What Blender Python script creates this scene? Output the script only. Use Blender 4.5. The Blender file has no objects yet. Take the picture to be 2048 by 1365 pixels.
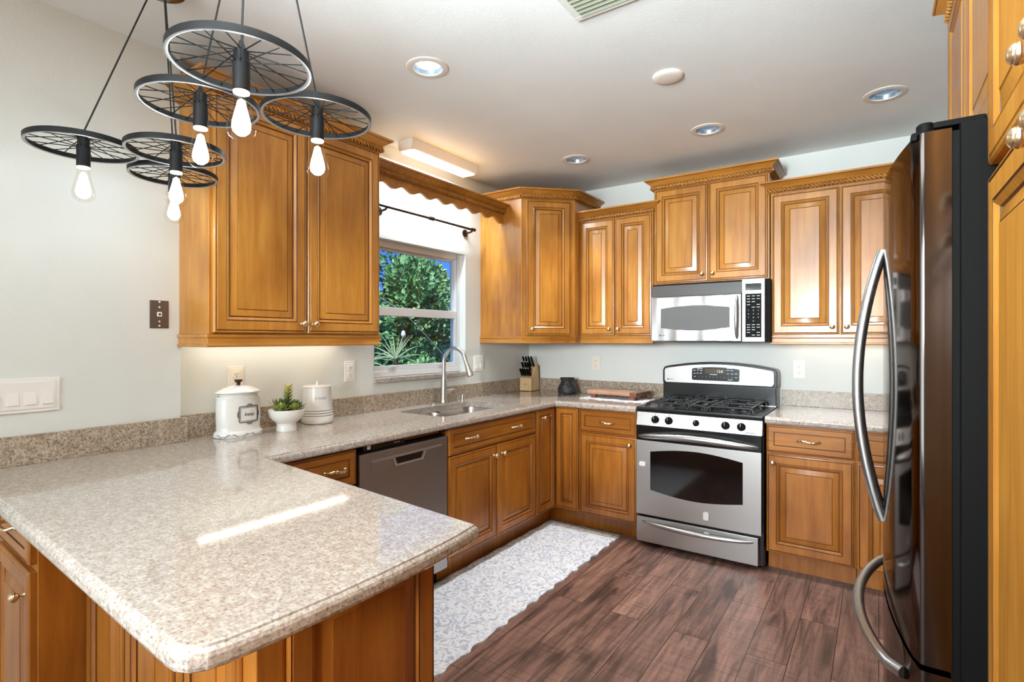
import bpy, bmesh, math, random
from mathutils import Vector, Matrix
random.seed(7)
S = bpy.context.scene
COL = S.collection
R = math.radians
PI = math.pi

# ------------------------------------------------------------------ camera
F_PX, YAW, CAM_H = 1071.0, 34.41, 1.357
cam_data = bpy.data.cameras.new('camera')
cam = bpy.data.objects.new('camera', cam_data)
COL.objects.link(cam)
cam.location = (0, 0, CAM_H)
cam.rotation_euler = (R(90), 0, R(YAW))
cam_data.sensor_width = 36.0
cam_data.lens = F_PX / 2048 * 36.0
cam_data.shift_y = -(682.5 - 678.3) / 2048
cam_data.clip_start = 0.02
S.camera = cam

# ------------------------------------------------------------------ colour management
S.view_settings.view_transform = 'Standard'
S.view_settings.look = 'None'
S.view_settings.gamma = 1.0
S.view_settings.use_curve_mapping = False
S.view_settings.exposure = 0.12
S.cycles.use_denoising = True
S.cycles.max_bounces = 10
S.cycles.diffuse_bounces = 5
S.cycles.glossy_bounces = 5
S.cycles.transparent_max_bounces = 16
S.cycles.sample_clamp_indirect = 6.0
S.cycles.caustics_reflective = False
S.cycles.caustics_refractive = False

# ------------------------------------------------------------------ sky and sun
world = bpy.data.worlds.new('world')
S.world = world
world.use_nodes = True
wn = world.node_tree.nodes
wl = world.node_tree.links
sky = wn.new('ShaderNodeTexSky')
sky.sky_type = 'NISHITA'
sky.sun_disc = False
sky.sun_elevation = R(50)
sky.sun_rotation = R(20)
sky.altitude = 4000
sky.air_density = 1.0
sky.dust_density = 0.0
sky.ozone_density = 4.0
tint = wn.new('ShaderNodeMix')
tint.data_type = 'RGBA'
tint.blend_type = 'MULTIPLY'
tint.inputs[0].default_value = 1.0
tint.inputs[7].default_value = (0.34, 0.62, 1.25, 1)
wl.new(sky.outputs[0], tint.inputs[6])
wl.new(tint.outputs[2], wn['Background'].inputs[0])
wn['Background'].inputs[1].default_value = 0.17

def light(name, kind, loc, energy, color=(1, 1, 1), size=0.1, size_y=None, rot=(0, 0, 0), spread=None):
    d = bpy.data.lights.new(name, kind)
    d.energy = energy
    d.color = color
    if kind == 'AREA':
        d.size = size
        if size_y:
            d.shape = 'RECTANGLE'
            d.size_y = size_y
        if spread:
            d.spread = spread
    elif kind in ('POINT', 'SPOT'):
        d.shadow_soft_size = size
        if kind == 'SPOT':
            d.spot_blend = 1.0
    elif kind == 'SUN':
        d.angle = size
    o = bpy.data.objects.new(name, d)
    COL.objects.link(o)
    o.location = loc
    o.rotation_euler = rot
    return o

WARM, NEUT, COOL = (1.0, 0.88, 0.72), (0.84, 0.945, 1.0), (0.76, 0.91, 1.0)
light('sun', 'SUN', (0, 0, 10), 7.5, (1, 0.96, 0.88), R(1), rot=(R(39), 0, R(29)))
# two unseen fill areas added under the ceiling behind the camera, no fixtures
light('overhead_fill_left', 'AREA', (-1.0, -1.6, 2.55), 36, NEUT, 1.6, 1.2)
light('overhead_fill_right', 'AREA', (1.8, -1.2, 2.55), 40, NEUT, 1.4, 1.4)
# unseen fill added behind the camera, aimed up to brighten the ceiling
light('bounce_fill', 'AREA', (-0.50, -0.45, 1.60), 82, (0.78, 0.92, 1), 0.5, 0.5, rot=(R(180 - 36), 0, R(-10)), spread=R(100))
# frontal fill added well behind the camera to lift the range wall
light('front_fill', 'AREA', (-0.60, -2.0, 1.70), 22, (0.94, 0.98, 1), 0.6, 0.6, rot=(R(89), 0, R(4)), spread=R(56))
# broad cool fill added before the rear wall, which has no opening
light('rear_fill', 'AREA', (-1.55, -3.1, 1.25), 66, COOL, 1.8, 1.9, rot=(R(-90), 0, R(180)))
FLUO = light('fluorescent_tube', 'AREA', (-2.38, 2.64, 2.497), 18, COOL, 0.09, 0.54)
UC1 = light('under_cabinet_lamp', 'AREA', (-2.46, 1.55, 1.36), 1.3, WARM, 0.06, 0.8)
UC2 = light('under_cabinet_lamp', 'AREA', (-0.2, 3.9, 1.36), 0.5, WARM, 0.6, 0.06)

FL = 0.02          # floor level
CT = 2.575         # ceiling level
LW, LWN, BW = -2.55, -2.49, 3.99    # window wall, its thicker near stretch, range wall
RW = 0.83          # wall behind the refrigerator

# ------------------------------------------------------------------ materials
def lin(c):
    return tuple((x / 255 / 12.92) if x <= 10 else (((x / 255) + 0.055) / 1.055) ** 2.4 for x in c) + (1.0,)

def new_mat(name):
    m = bpy.data.materials.new(name)
    m.use_nodes = True
    nt = m.node_tree
    return m, nt, nt.nodes['Principled BSDF']

def node(nt, kind, **kw):
    n = nt.nodes.new(kind)
    for k, v in kw.items():
        if k in n.inputs.keys():
            n.inputs[k].default_value = v
        else:
            setattr(n, k, v)
    return n

def ramp(nt, src, stops, interp='LINEAR'):
    r = nt.nodes.new('ShaderNodeValToRGB')
    r.color_ramp.interpolation = interp
    el = r.color_ramp.elements
    while len(el) < len(stops):
        el.new(0.5)
    for e, (p, c) in zip(el, stops):
        e.position = p
        e.color = c if len(c) == 4 else lin(c)
    nt.links.new(src, r.inputs[0])
    return r

def mixc(nt, fac, a, b, mode='MIX'):
    m = nt.nodes.new('ShaderNodeMix')
    m.data_type = 'RGBA'
    m.blend_type = mode
    m.clamp_result = True
    if isinstance(fac, (int, float)):
        m.inputs[0].default_value = fac
    else:
        nt.links.new(fac, m.inputs[0])
    for v, i in ((a, 6), (b, 7)):
        if isinstance(v, tuple):
            m.inputs[i].default_value = v if len(v) == 4 else lin(v)
        else:
            nt.links.new(v, m.inputs[i])
    return m.outputs[2]

def coords(nt, scale=(1, 1, 1), rnd=True, rot=(0, 0, 0)):
    tc = nt.nodes.new('ShaderNodeTexCoord')
    mp = nt.nodes.new('ShaderNodeMapping')
    mp.inputs['Scale'].default_value = scale
    mp.inputs['Rotation'].default_value = rot
    src = tc.outputs['Object']
    if rnd:
        oi = nt.nodes.new('ShaderNodeObjectInfo')
        vm = node(nt, 'ShaderNodeVectorMath', operation='ADD')
        ms = node(nt, 'ShaderNodeMath', operation='MULTIPLY')
        ms.inputs[1].default_value = 37.0
        nt.links.new(oi.outputs['Random'], ms.inputs[0])
        nt.links.new(src, vm.inputs[0])
        nt.links.new(ms.outputs[0], vm.inputs[1])
        src = vm.outputs[0]
    nt.links.new(src, mp.inputs['Vector'])
    return mp.outputs[0]

def bump(nt, bsdf, src, strength=0.1, dist=0.01):
    b = node(nt, 'ShaderNodeBump')
    b.inputs['Strength'].default_value = strength
    b.inputs['Distance'].default_value = dist
    nt.links.new(src, b.inputs['Height'])
    nt.links.new(b.outputs[0], bsdf.inputs['Normal'])

def plain(name, c, rough=0.5, metal=0.0, spec=None, coat=0.0):
    m, nt, b = new_mat(name)
    b.inputs['Base Color'].default_value = lin(c)
    b.inputs['Roughness'].default_value = rough
    b.inputs['Metallic'].default_value = metal
    if spec is not None:
        b.inputs['Specular IOR Level'].default_value = spec
    if coat:
        b.inputs['Coat Weight'].default_value = coat
        b.inputs['Coat Roughness'].default_value = 0.1
    n = node(nt, 'ShaderNodeTexNoise', Scale=60.0)
    nt.links.new(coords(nt, rnd=False), n.inputs['Vector'])
    rr = node(nt, 'ShaderNodeMapRange')
    rr.inputs['To Min'].default_value = max(0.02, rough - 0.04)
    rr.inputs['To Max'].default_value = min(1, rough + 0.04)
    nt.links.new(n.outputs[0], rr.inputs[0])
    nt.links.new(rr.outputs[0], b.inputs['Roughness'])
    return m

def wood(name, light_c, dark_c, vertical=True, rough=0.3, blotch=0.5, coat=0.25):
    m, nt, b = new_mat(name)
    sc = (14, 14, 1.1) if vertical else (1.1, 14, 14)
    n = node(nt, 'ShaderNodeTexNoise', Scale=2.4, Detail=7.0, Roughness=0.62, Distortion=0.5)
    nt.links.new(coords(nt, sc), n.inputs['Vector'])
    n2 = node(nt, 'ShaderNodeTexNoise', Scale=3.2, Detail=3.0)
    nt.links.new(coords(nt, (1, 1, 0.6) if vertical else (0.6, 1, 1)), n2.inputs['Vector'])
    c1 = ramp(nt, n.outputs[0], [(0.3, dark_c), (0.72, light_c)])
    c2 = ramp(nt, n2.outputs[0], [(0.34, (150, 112, 78)), (0.62, (255, 255, 255))])
    out = mixc(nt, blotch, c1.outputs[0], c2.outputs[0], 'MULTIPLY')
    nt.links.new(out, b.inputs['Base Color'])
    b.inputs['Roughness'].default_value = rough
    b.inputs['Coat Weight'].default_value = coat * 0.5
    b.inputs['Coat Roughness'].default_value = 0.12
    bump(nt, b, n.outputs[0], 0.05, 0.002)
    return m

def granite(name, stops, dark=0.4, rough=0.1):
    m, nt, b = new_mat(name)
    v = coords(nt, rnd=False)
    n1 = node(nt, 'ShaderNodeTexNoise', Scale=150.0, Detail=4.0, Roughness=0.65)
    n2 = node(nt, 'ShaderNodeTexNoise', Scale=48.0, Detail=2.0)
    vo = node(nt, 'ShaderNodeTexVoronoi', Scale=260.0)
    for n in (n1, n2, vo):
        nt.links.new(v, n.inputs['Vector'])
    c1 = ramp(nt, n1.outputs[0], list(zip((0.30, 0.40, 0.52, 0.68), stops)))
    c2 = ramp(nt, n2.outputs[0], [(0.4, (222, 210, 200)), (0.62, (255, 252, 250))])
    c3 = ramp(nt, vo.outputs['Color'], [(0.10, (112, 92, 78)), (0.22, (255, 255, 255))])
    a = mixc(nt, 0.7, c1.outputs[0], c2.outputs[0], 'MULTIPLY')
    a = mixc(nt, dark, a, c3.outputs[0], 'MULTIPLY')
    nt.links.new(a, b.inputs['Base Color'])
    b.inputs['Roughness'].default_value = rough
    b.inputs['IOR'].default_value = 1.6
    return m

def metal_brushed(name, c, rough=0.3, axis=0, wav=0.0):
    m, nt, b = new_mat(name)
    b.inputs['Base Color'].default_value = lin(c)
    b.inputs['Metallic'].default_value = 1.0
    sc = [3, 3, 3]
    for i in range(3):
        if i != axis:
            sc[i] = 260
    n = node(nt, 'ShaderNodeTexNoise', Scale=1.0, Detail=3.0)
    nt.links.new(coords(nt, tuple(sc), rnd=False), n.inputs['Vector'])
    rr = node(nt, 'ShaderNodeMapRange')
    rr.inputs['To Min'].default_value = rough * 0.75
    rr.inputs['To Max'].default_value = rough * 1.25
    nt.links.new(n.outputs[0], rr.inputs[0])
    nt.links.new(rr.outputs[0], b.inputs['Roughness'])
    if wav:
        n2 = node(nt, 'ShaderNodeTexNoise', Scale=4.0, Detail=1.0)
        nt.links.new(coords(nt, (2, 2, 0.5), rnd=False), n2.inputs['Vector'])
        bump(nt, b, n2.outputs[0], wav, 0.03)
    return m

def emit(name, c, strength):
    m, nt, b = new_mat(name)
    b.inputs['Base Color'].default_value = (0.8, 0.8, 0.8, 1)
    b.inputs['Emission Color'].default_value = lin(c)
    b.inputs['Emission Strength'].default_value = strength
    return m

def clear_glass(name, tint=(255, 255, 255), gloss=1.0):
    m = bpy.data.materials.new(name)
    m.use_nodes = True
    nt = m.node_tree
    nt.nodes.clear()
    o = nt.nodes.new('ShaderNodeOutputMaterial')
    mx = nt.nodes.new('ShaderNodeMixShader')
    t = nt.nodes.new('ShaderNodeBsdfTransparent')
    t.inputs[0].default_value = lin(tint)
    g = nt.nodes.new('ShaderNodeBsdfGlossy')
    g.inputs['Roughness'].default_value = 0.02
    fr = node(nt, 'ShaderNodeFresnel', IOR=1.45)
    ge = nt.nodes.new('ShaderNodeNewGeometry')
    fb = node(nt, 'ShaderNodeMath', operation='SUBTRACT')
    fb.inputs[0].default_value = gloss
    nt.links.new(ge.outputs['Backfacing'], fb.inputs[1])
    mu = node(nt, 'ShaderNodeMath', operation='MULTIPLY')
    mu.use_clamp = True
    nt.links.new(fb.outputs[0], mu.inputs[1])
    nt.links.new(fr.outputs[0], mu.inputs[0])
    nt.links.new(mu.outputs[0], mx.inputs[0])
    nt.links.new(t.outputs[0], mx.inputs[1])
    nt.links.new(g.outputs[0], mx.inputs[2])
    nt.links.new(mx.outputs[0], o.inputs[0])
    return m

def wall_paint(name, c, c2, rough=0.6, sc=2.0, bmp=0.06):
    m, nt, b = new_mat(name)
    n = node(nt, 'ShaderNodeTexNoise', Scale=sc, Detail=4.0)
    n2 = node(nt, 'ShaderNodeTexNoise', Scale=90.0, Detail=3.0)
    v = coords(nt, rnd=False)
    nt.links.new(v, n.inputs['Vector'])
    nt.links.new(v, n2.inputs['Vector'])
    r = ramp(nt, n.outputs[0], [(0.35, c2), (0.65, c)])
    nt.links.new(r.outputs[0], b.inputs['Base Color'])
    b.inputs['Roughness'].default_value = rough
    bump(nt, b, n2.outputs[0], bmp, 0.01)
    return m

W_UP = wood('maple_honey', (200, 143, 62), (172, 110, 36))
W_UPH = wood('maple_honey_rail', (200, 143, 62), (172, 110, 36), vertical=False)
W_LO = wood('maple_base_shaded', (190, 124, 46), (158, 92, 26))  # upper maple made redder and darker in colour for dimmer light low down
W_LOH = wood('maple_drawer_shaded', (190, 124, 46), (158, 92, 26), vertical=False)
W_PAN = wood('maple_pantry', (200, 143, 62), (172, 110, 36), rough=0.6, coat=0.0)
W_PAN.node_tree.nodes['Principled BSDF'].inputs['Specular IOR Level'].default_value = 0.06
GLAZE = plain('brown_glaze', (92, 50, 18), 0.45)
SHADOWBOX = plain('dark_cavity', (22, 16, 12), 0.8)
GRANITE = granite('speckled_quartz', ((122, 110, 99), (164, 155, 146), (189, 183, 176), (204, 200, 195)), 0.36, 0.07)
SPLASH = granite('quartz_splash_dimmed', ((80, 70, 60), (138, 124, 108), (176, 163, 146), (202, 192, 178)), 0.62, 0.25)  # worktop stone with its weaker reflections put in as a darker colour
WHITE_WALL = wall_paint('white_wall_paint', (221, 226, 222), (215, 220, 217))
CEIL = wall_paint('ceiling_paint', (230, 231, 228), (221, 222, 219), 0.55, 1.2, 0.05)
STEEL = metal_brushed('brushed_steel', (190, 189, 187), 0.4, 0)
STEEL_MW = metal_brushed('polished_steel', (196, 196, 196), 0.24, 0, 0.5)
STEEL_V = metal_brushed('brushed_steel_dark', (176, 175, 173), 0.34, 2)
NICKEL = metal_brushed('brushed_nickel', (206, 202, 196), 0.32, 2)
FRIDGE_M = metal_brushed('dark_stainless', (92, 83, 79), 0.09, 2)
FRIDGE_M.node_tree.nodes['Principled BSDF'].inputs['Specular Tint'].default_value = (0.6, 0.56, 0.54, 1)
HANDLE_M = metal_brushed('satin_steel_handle', (186, 188, 188), 0.3, 2)
BRASS = plain('antique_brass', (224, 200, 162), 0.3, 1.0)
BLACK = plain('black_enamel', (16, 16, 17), 0.22)
BLACK_MATT = plain('black_matt', (10, 10, 10), 0.6, spec=0.12)
IRON = plain('cast_iron', (30, 31, 33), 0.38)
DARKGLASS = plain('black_glass', (10, 10, 11), 0.05, coat=1.0)
MWGLASS = plain('microwave_screen', (96, 96, 96), 0.4, spec=0.2)
VENTGREY = plain('grey_vent_plastic', (120, 121, 122), 0.18, 0.7)
WHITE_PL = plain('white_plastic', (236, 235, 232), 0.35)
CREAM_PL = plain('cream_plastic', (232, 227, 214), 0.35)
GREY_INK = plain('grey_print', (70, 70, 72), 0.5)
WHITE_INK = plain('white_print', (205, 205, 205), 0.5)
CERAMIC = plain('white_ceramic', (222, 222, 219), 0.22, coat=0.3)
CERAMIC_GREY = plain('grey_ceramic_glaze', (138, 133, 128), 0.3)
WARMGREY = plain('putty_ceramic', (196, 178, 164), 0.4)
INK = plain('black_ink', (26, 27, 30), 0.5)
BLUEINK = plain('blue_grey_glaze', (112, 126, 136), 0.4)
BRONZE = plain('dark_bronze', (62, 46, 38), 0.35, 0.8)
LAMPBLACK = plain('black_lamp_metal', (14, 14, 15), 0.5, 0.0, spec=0.25)
RIM_EDGE = plain('pale_rim_edge', (150, 150, 150), 0.35, 0.6)
CORDM = plain('black_cord', (14, 14, 14), 0.6)
CHROME = plain('smoked_chrome', (150, 148, 146), 0.08, 1.0)
BULBGLASS = clear_glass('bulb_glass', (252, 250, 246), 1.0)
PANE = clear_glass('window_glass', (232, 240, 240), 1.0)
FILAMENT = emit('lit_filament', (232, 244, 255), 36.0)
BULBBASE = emit('lit_bulb_collar', (255, 226, 160), 1.3)
LENS_ON = emit('lit_lamp_lens', (255, 252, 246), 6.0)
LENS_DIM = emit('dim_lamp_lens', (196, 212, 226), 0.75)
TUBE_ON = emit('lit_tube_cover', (250, 252, 255), 7.0)
CAN_TRIM = plain('can_trim', (214, 204, 192), 0.5)
CAN_IN = plain('can_reflector', (150, 172, 192), 0.25, 0.5)
ALU = plain('white_aluminium', (224, 226, 228), 0.35)
GLOSSWHITE = plain('white_gloss_paint', (240, 240, 240), 0.3)
VENTM = plain('register_grille', (206, 208, 198), 0.5)
VENTD = plain('register_louvre', (128, 130, 112), 0.6)
# ------------------------------------------------------------------ mesh builder
class M:
    def __init__(self):
        self.v, self.f, self.fm, self.mats = [], [], [], []
    def mi(self, m):
        if m not in self.mats:
            self.mats.append(m)
        return self.mats.index(m)
    def add(self, vs, fs, m):
        o, k = len(self.v), self.mi(m)
        self.v += [tuple(p) for p in vs]
        for f in fs:
            self.f.append([i + o for i in f])
            self.fm.append(k)
    def box(self, x0, x1, y0, y1, z0, z1, m, bev=0.0):
        if bev > 0:
            bm = bmesh.new()
            bmesh.ops.create_cube(bm, size=1)
            for w in bm.verts:
                w.co = ((x0 + x1) / 2 + w.co.x * (x1 - x0), (y0 + y1) / 2 + w.co.y * (y1 - y0), (z0 + z1) / 2 + w.co.z * (z1 - z0))
            bmesh.ops.bevel(bm, geom=bm.edges[:], offset=bev, segments=2, affect='EDGES', profile=0.5)
            bm.verts.index_update()
            self.add([w.co[:] for w in bm.verts], [[w.index for w in f.verts] for f in bm.faces], m)
            bm.free()
            return self
        vs = [(x, y, z) for z in (z0, z1) for y in (y0, y1) for x in (x0, x1)]
        self.add(vs, [(0, 2, 3, 1), (4, 5, 7, 6), (0, 1, 5, 4), (2, 6, 7, 3), (0, 4, 6, 2), (1, 3, 7, 5)], m)
        return self
    def prism(self, pts, z0, z1, m, mcap=None):
        n = len(pts)
        vs = [(x, y, z0) for x, y in pts] + [(x, y, z1) for x, y in pts]
        self.add(vs, [(i, (i + 1) % n, n + (i + 1) % n, n + i) for i in range(n)], m)
        self.add(vs, [list(range(n))[::-1], list(range(n, 2 * n))], mcap or m)
        return self
    def slab_y(self, pts, y0, y1, m):
        """outline in x,z extruded along y"""
        n = len(pts)
        vs = [(x, y0, z) for x, z in pts] + [(x, y1, z) for x, z in pts]
        self.add(vs, [(i, (i + 1) % n, n + (i + 1) % n, n + i) for i in range(n)] + [list(range(n))[::-1], list(range(n, 2 * n))], m)
        return self
    def lathe(self, prof, m, c=(0, 0, 0), axis='z', n=24, sx=1.0, sy=1.0, mats=None):
        """prof: (radius, height) from the bottom up"""
        vs, fs = [], []
        def pt(r, h, a):
            x, y = r * math.cos(a) * sx, r * math.sin(a) * sy
            if axis == 'z':
                return (c[0] + x, c[1] + y, c[2] + h)
            if axis == '-y':
                return (c[0] + x, c[1] - h, c[2] + y)
            if axis == 'y':
                return (c[0] - x, c[1] + h, c[2] + y)
            return (c[0] + h, c[1] + x, c[2] + y)
        for r, h in prof:
            vs += [pt(max(r, 1e-5), h, 2 * PI * i / n) for i in range(n)]
        for j in range(len(prof) - 1):
            q = [(j * n + i, j * n + (i + 1) % n, (j + 1) * n + (i + 1) % n, (j + 1) * n + i) for i in range(n)]
            if mats:
                self.add(vs, q, mats[j])
            else:
                fs += q
        if not mats:
            fs += [list(range(n))[::-1], [(len(prof) - 1) * n + i for i in range(n)]]
            self.add(vs, fs, m)
        return self
    def cyl(self, a, b, r, m, n=12, r2=None):
        return self.tube([a, b], r, m, n, radii=[r, r if r2 is None else r2])
    def tube(self, path, r, m, n=8, radii=None, closed=False, flat=1.0, twist=None, groove=None):
        P = [Vector(p) for p in path]
        k = len(P)
        vs, fs = [], []
        t0 = (P[1] - P[0]).normalized()
        up = Vector((0, 0, 1)) if abs(t0.z) < 0.9 else Vector((1, 0, 0))
        nrm = (up - t0 * up.dot(t0)).normalized()
        for i in range(k):
            if closed:
                t = (P[(i + 1) % k] - P[i - 1]).normalized()
            else:
                t = (P[min(i + 1, k - 1)] - P[max(i - 1, 0)]).normalized()
            nrm = (nrm - t * nrm.dot(t)).normalized()
            bi = t.cross(nrm)
            ri = radii[i] if radii else r
            for j in range(n):
                a = 2 * PI * j / n
                q = ri
                if twist:
                    q = ri * (1 + 0.26 * math.cos(twist[0] * (a - twist[1] * i)))
                vs.append(P[i] + nrm * (q * math.cos(a)) + bi * (q * math.sin(a) * flat))
        m_ = k if closed else k - 1
        gs = []
        for i in range(m_):
            i2 = (i + 1) % k
            for j in range(n):
                q = (i * n + j, i * n + (j + 1) % n, i2 * n + (j + 1) % n, i2 * n + j)
                if groove and math.cos(twist[0] * (2 * PI * (j + .5) / n - twist[1] * (i + .5))) < -0.62:
                    gs.append(q)
                else:
                    fs.append(q)
        if gs:
            self.add(vs, gs, groove)
        if not closed:
            fs += [list(range(n))[::-1], [(k - 1) * n + j for j in range(n)]]
        self.add(vs, fs, m)
        return self
    def sweep(self, path, prof, z, m, closed=False, mats=None):
        """profile (out, up) swept along a plan path, outward to the right of travel, mitred"""
        P = [Vector((p[0], p[1])) for p in path]
        k, n = len(P), len(prof)
        vs = []
        for i in range(k):
            dirs = []
            if closed or i > 0:
                dirs.append((P[i] - P[i - 1]).normalized())
            if closed or i < k - 1:
                dirs.append((P[(i + 1) % k] - P[i]).normalized())
            ns = [Vector((d.y, -d.x)) for d in dirs]
            nn = sum(ns, Vector((0, 0)))
            nn = nn / nn.length
            nn = nn / max(0.2, nn.dot(ns[0]))
            for o, u in prof:
                vs.append((P[i].x + nn.x * o, P[i].y + nn.y * o, z + u))
        fs = []
        for i in range(k if closed else k - 1):
            i2 = (i + 1) % k
            fs += [(i * n + j, i2 * n + j, i2 * n + (j + 1) % n, i * n + (j + 1) % n) for j in range(n)]
        gl = [f for q, f in enumerate(fs) if mats and q % n in mats]
        fs = [f for q, f in enumerate(fs) if not (mats and q % n in mats)]
        if not closed:
            fs += [list(range(n)), [(k - 1) * n + j for j in range(n)][::-1]]
        self.add(vs, fs, m)
        if gl:
            self.add(vs, gl, GLAZE)
        return self
    def panel(self, x0, x1, z0, z1, rings, wm, gm, y=0.0, center=None):
        """front built of mitred rings (inset, height, glazed) facing -y"""
        vs, fs = [], []
        for ins, h, g in rings:
            a, b, c, d = x0 + ins, x1 - ins, z0 + ins, z1 - ins
            vs += [(a, y - h, c), (b, y - h, c), (b, y - h, d), (a, y - h, d)]
        for j in range(len(rings) - 1):
            q = [(j * 4 + i, j * 4 + (i + 1) % 4, (j + 1) * 4 + (i + 1) % 4, (j + 1) * 4 + i) for i in range(4)]
            self.add(vs, q, gm if rings[j + 1][2] else wm)
        e = (len(rings) - 1) * 4
        self.add(vs, [(e, e + 1, e + 2, e + 3)], center or wm)
        self.add(vs, [(3, 2, 1, 0)], wm)
        return self
    def xf(self, mat, start=0):
        for i in range(start, len(self.v)):
            self.v[i] = tuple(mat @ Vector(self.v[i]))
        return self
    def build(self, name, parent=None, loc=(0, 0, 0), rot=(0, 0, 0), smooth=35, bev=0.0, **props):
        me = bpy.data.meshes.new(name)
        me.from_pydata(self.v, [], self.f)
        for m in self.mats:
            me.materials.append(m)
        for p, k in zip(me.polygons, self.fm):
            p.material_index = k
        bm = bmesh.new()
        bm.from_mesh(me)
        bmesh.ops.remove_doubles(bm, verts=bm.verts[:], dist=1e-6)
        bmesh.ops.recalc_face_normals(bm, faces=bm.faces[:])
        bm.to_mesh(me)
        bm.free()
        if smooth:
            for p in me.polygons:
                p.use_smooth = True
            me.set_sharp_from_angle(angle=R(smooth))
        o = bpy.data.objects.new(name, me)
        COL.objects.link(o)
        if parent:
            o.parent = parent
        o.location = loc
        o.rotation_euler = rot
        if bev:
            md = o.modifiers.new('edge', 'BEVEL')
            md.harden_normals = False
            md.width = bev
            md.segments = 2
            md.limit_method = 'ANGLE'
        if smooth and len(self.f) < 4000:
            wnm = o.modifiers.new('flat_faces', 'WEIGHTED_NORMAL')
            wnm.keep_sharp = True
            wnm.weight = 80
        for k, v in props.items():
            o[k] = v
        return o

def tag(o, label, cat, group=None):
    o['label'] = label
    o['category'] = cat
    if group:
        o['group'] = group
    return o

def thing(name, label, cat, loc=(0, 0, 0), rz=0.0, group=None):
    o = bpy.data.objects.new(name, None)
    COL.objects.link(o)
    o.empty_display_size = 0.05
    o.location = loc
    o.rotation_euler = (0, 0, rz)
    return tag(o, label, cat, group)

def struct(o):
    o['kind'] = 'structure'
    return o

def copy_tree(o, parent=None):
    c = o.copy()
    COL.objects.link(c)
    if parent:
        c.parent = parent
    for ch in list(o.children):
        copy_tree(ch, c)
    return c

def text_verts(s, size, font=None):
    cu = bpy.data.curves.new('t', 'FONT')
    cu.body = s
    cu.size = size
    cu.align_x = 'CENTER'
    cu.align_y = 'CENTER'
    cu.resolution_u = 3
    ob = bpy.data.objects.new('t', cu)
    COL.objects.link(ob)
    dg = bpy.context.evaluated_depsgraph_get()
    me = bpy.data.meshes.new_from_object(ob.evaluated_get(dg))
    vs = [v.co[:] for v in me.vertices]
    fs = [list(p.vertices) for p in me.polygons]
    bpy.data.objects.remove(ob)
    bpy.data.curves.remove(cu)
    bpy.data.meshes.remove(me)
    return vs, fs

def put_text(b, s, size, m, fn):
    vs, fs = text_verts(s, size)
    b.add([fn(x, y) for x, y, z in vs], fs, m)

def rope(b, pts, r, m, pitch=0.021, step=0.0036, n=15):
    """twisted rope moulding along straight runs"""
    for a, c in zip(pts[:-1], pts[1:]):
        a, c = Vector(a), Vector(c)
        L = (c - a).length
        k = max(2, int(L / step))
        b.tube([a + (c - a) * (i / k) for i in range(k + 1)], r, m, n, twist=(3, 2 * PI * (L / k) / (3 * pitch)), groove=GLAZE)

# ------------------------------------------------------------------ room
ROOM_X, ROOM_Y = 3.2, -3.2
b = M().box(LW - 0.15, ROOM_X + 0.15, ROOM_Y - 0.15, BW + 0.15, -0.08, FL, None)

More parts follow.
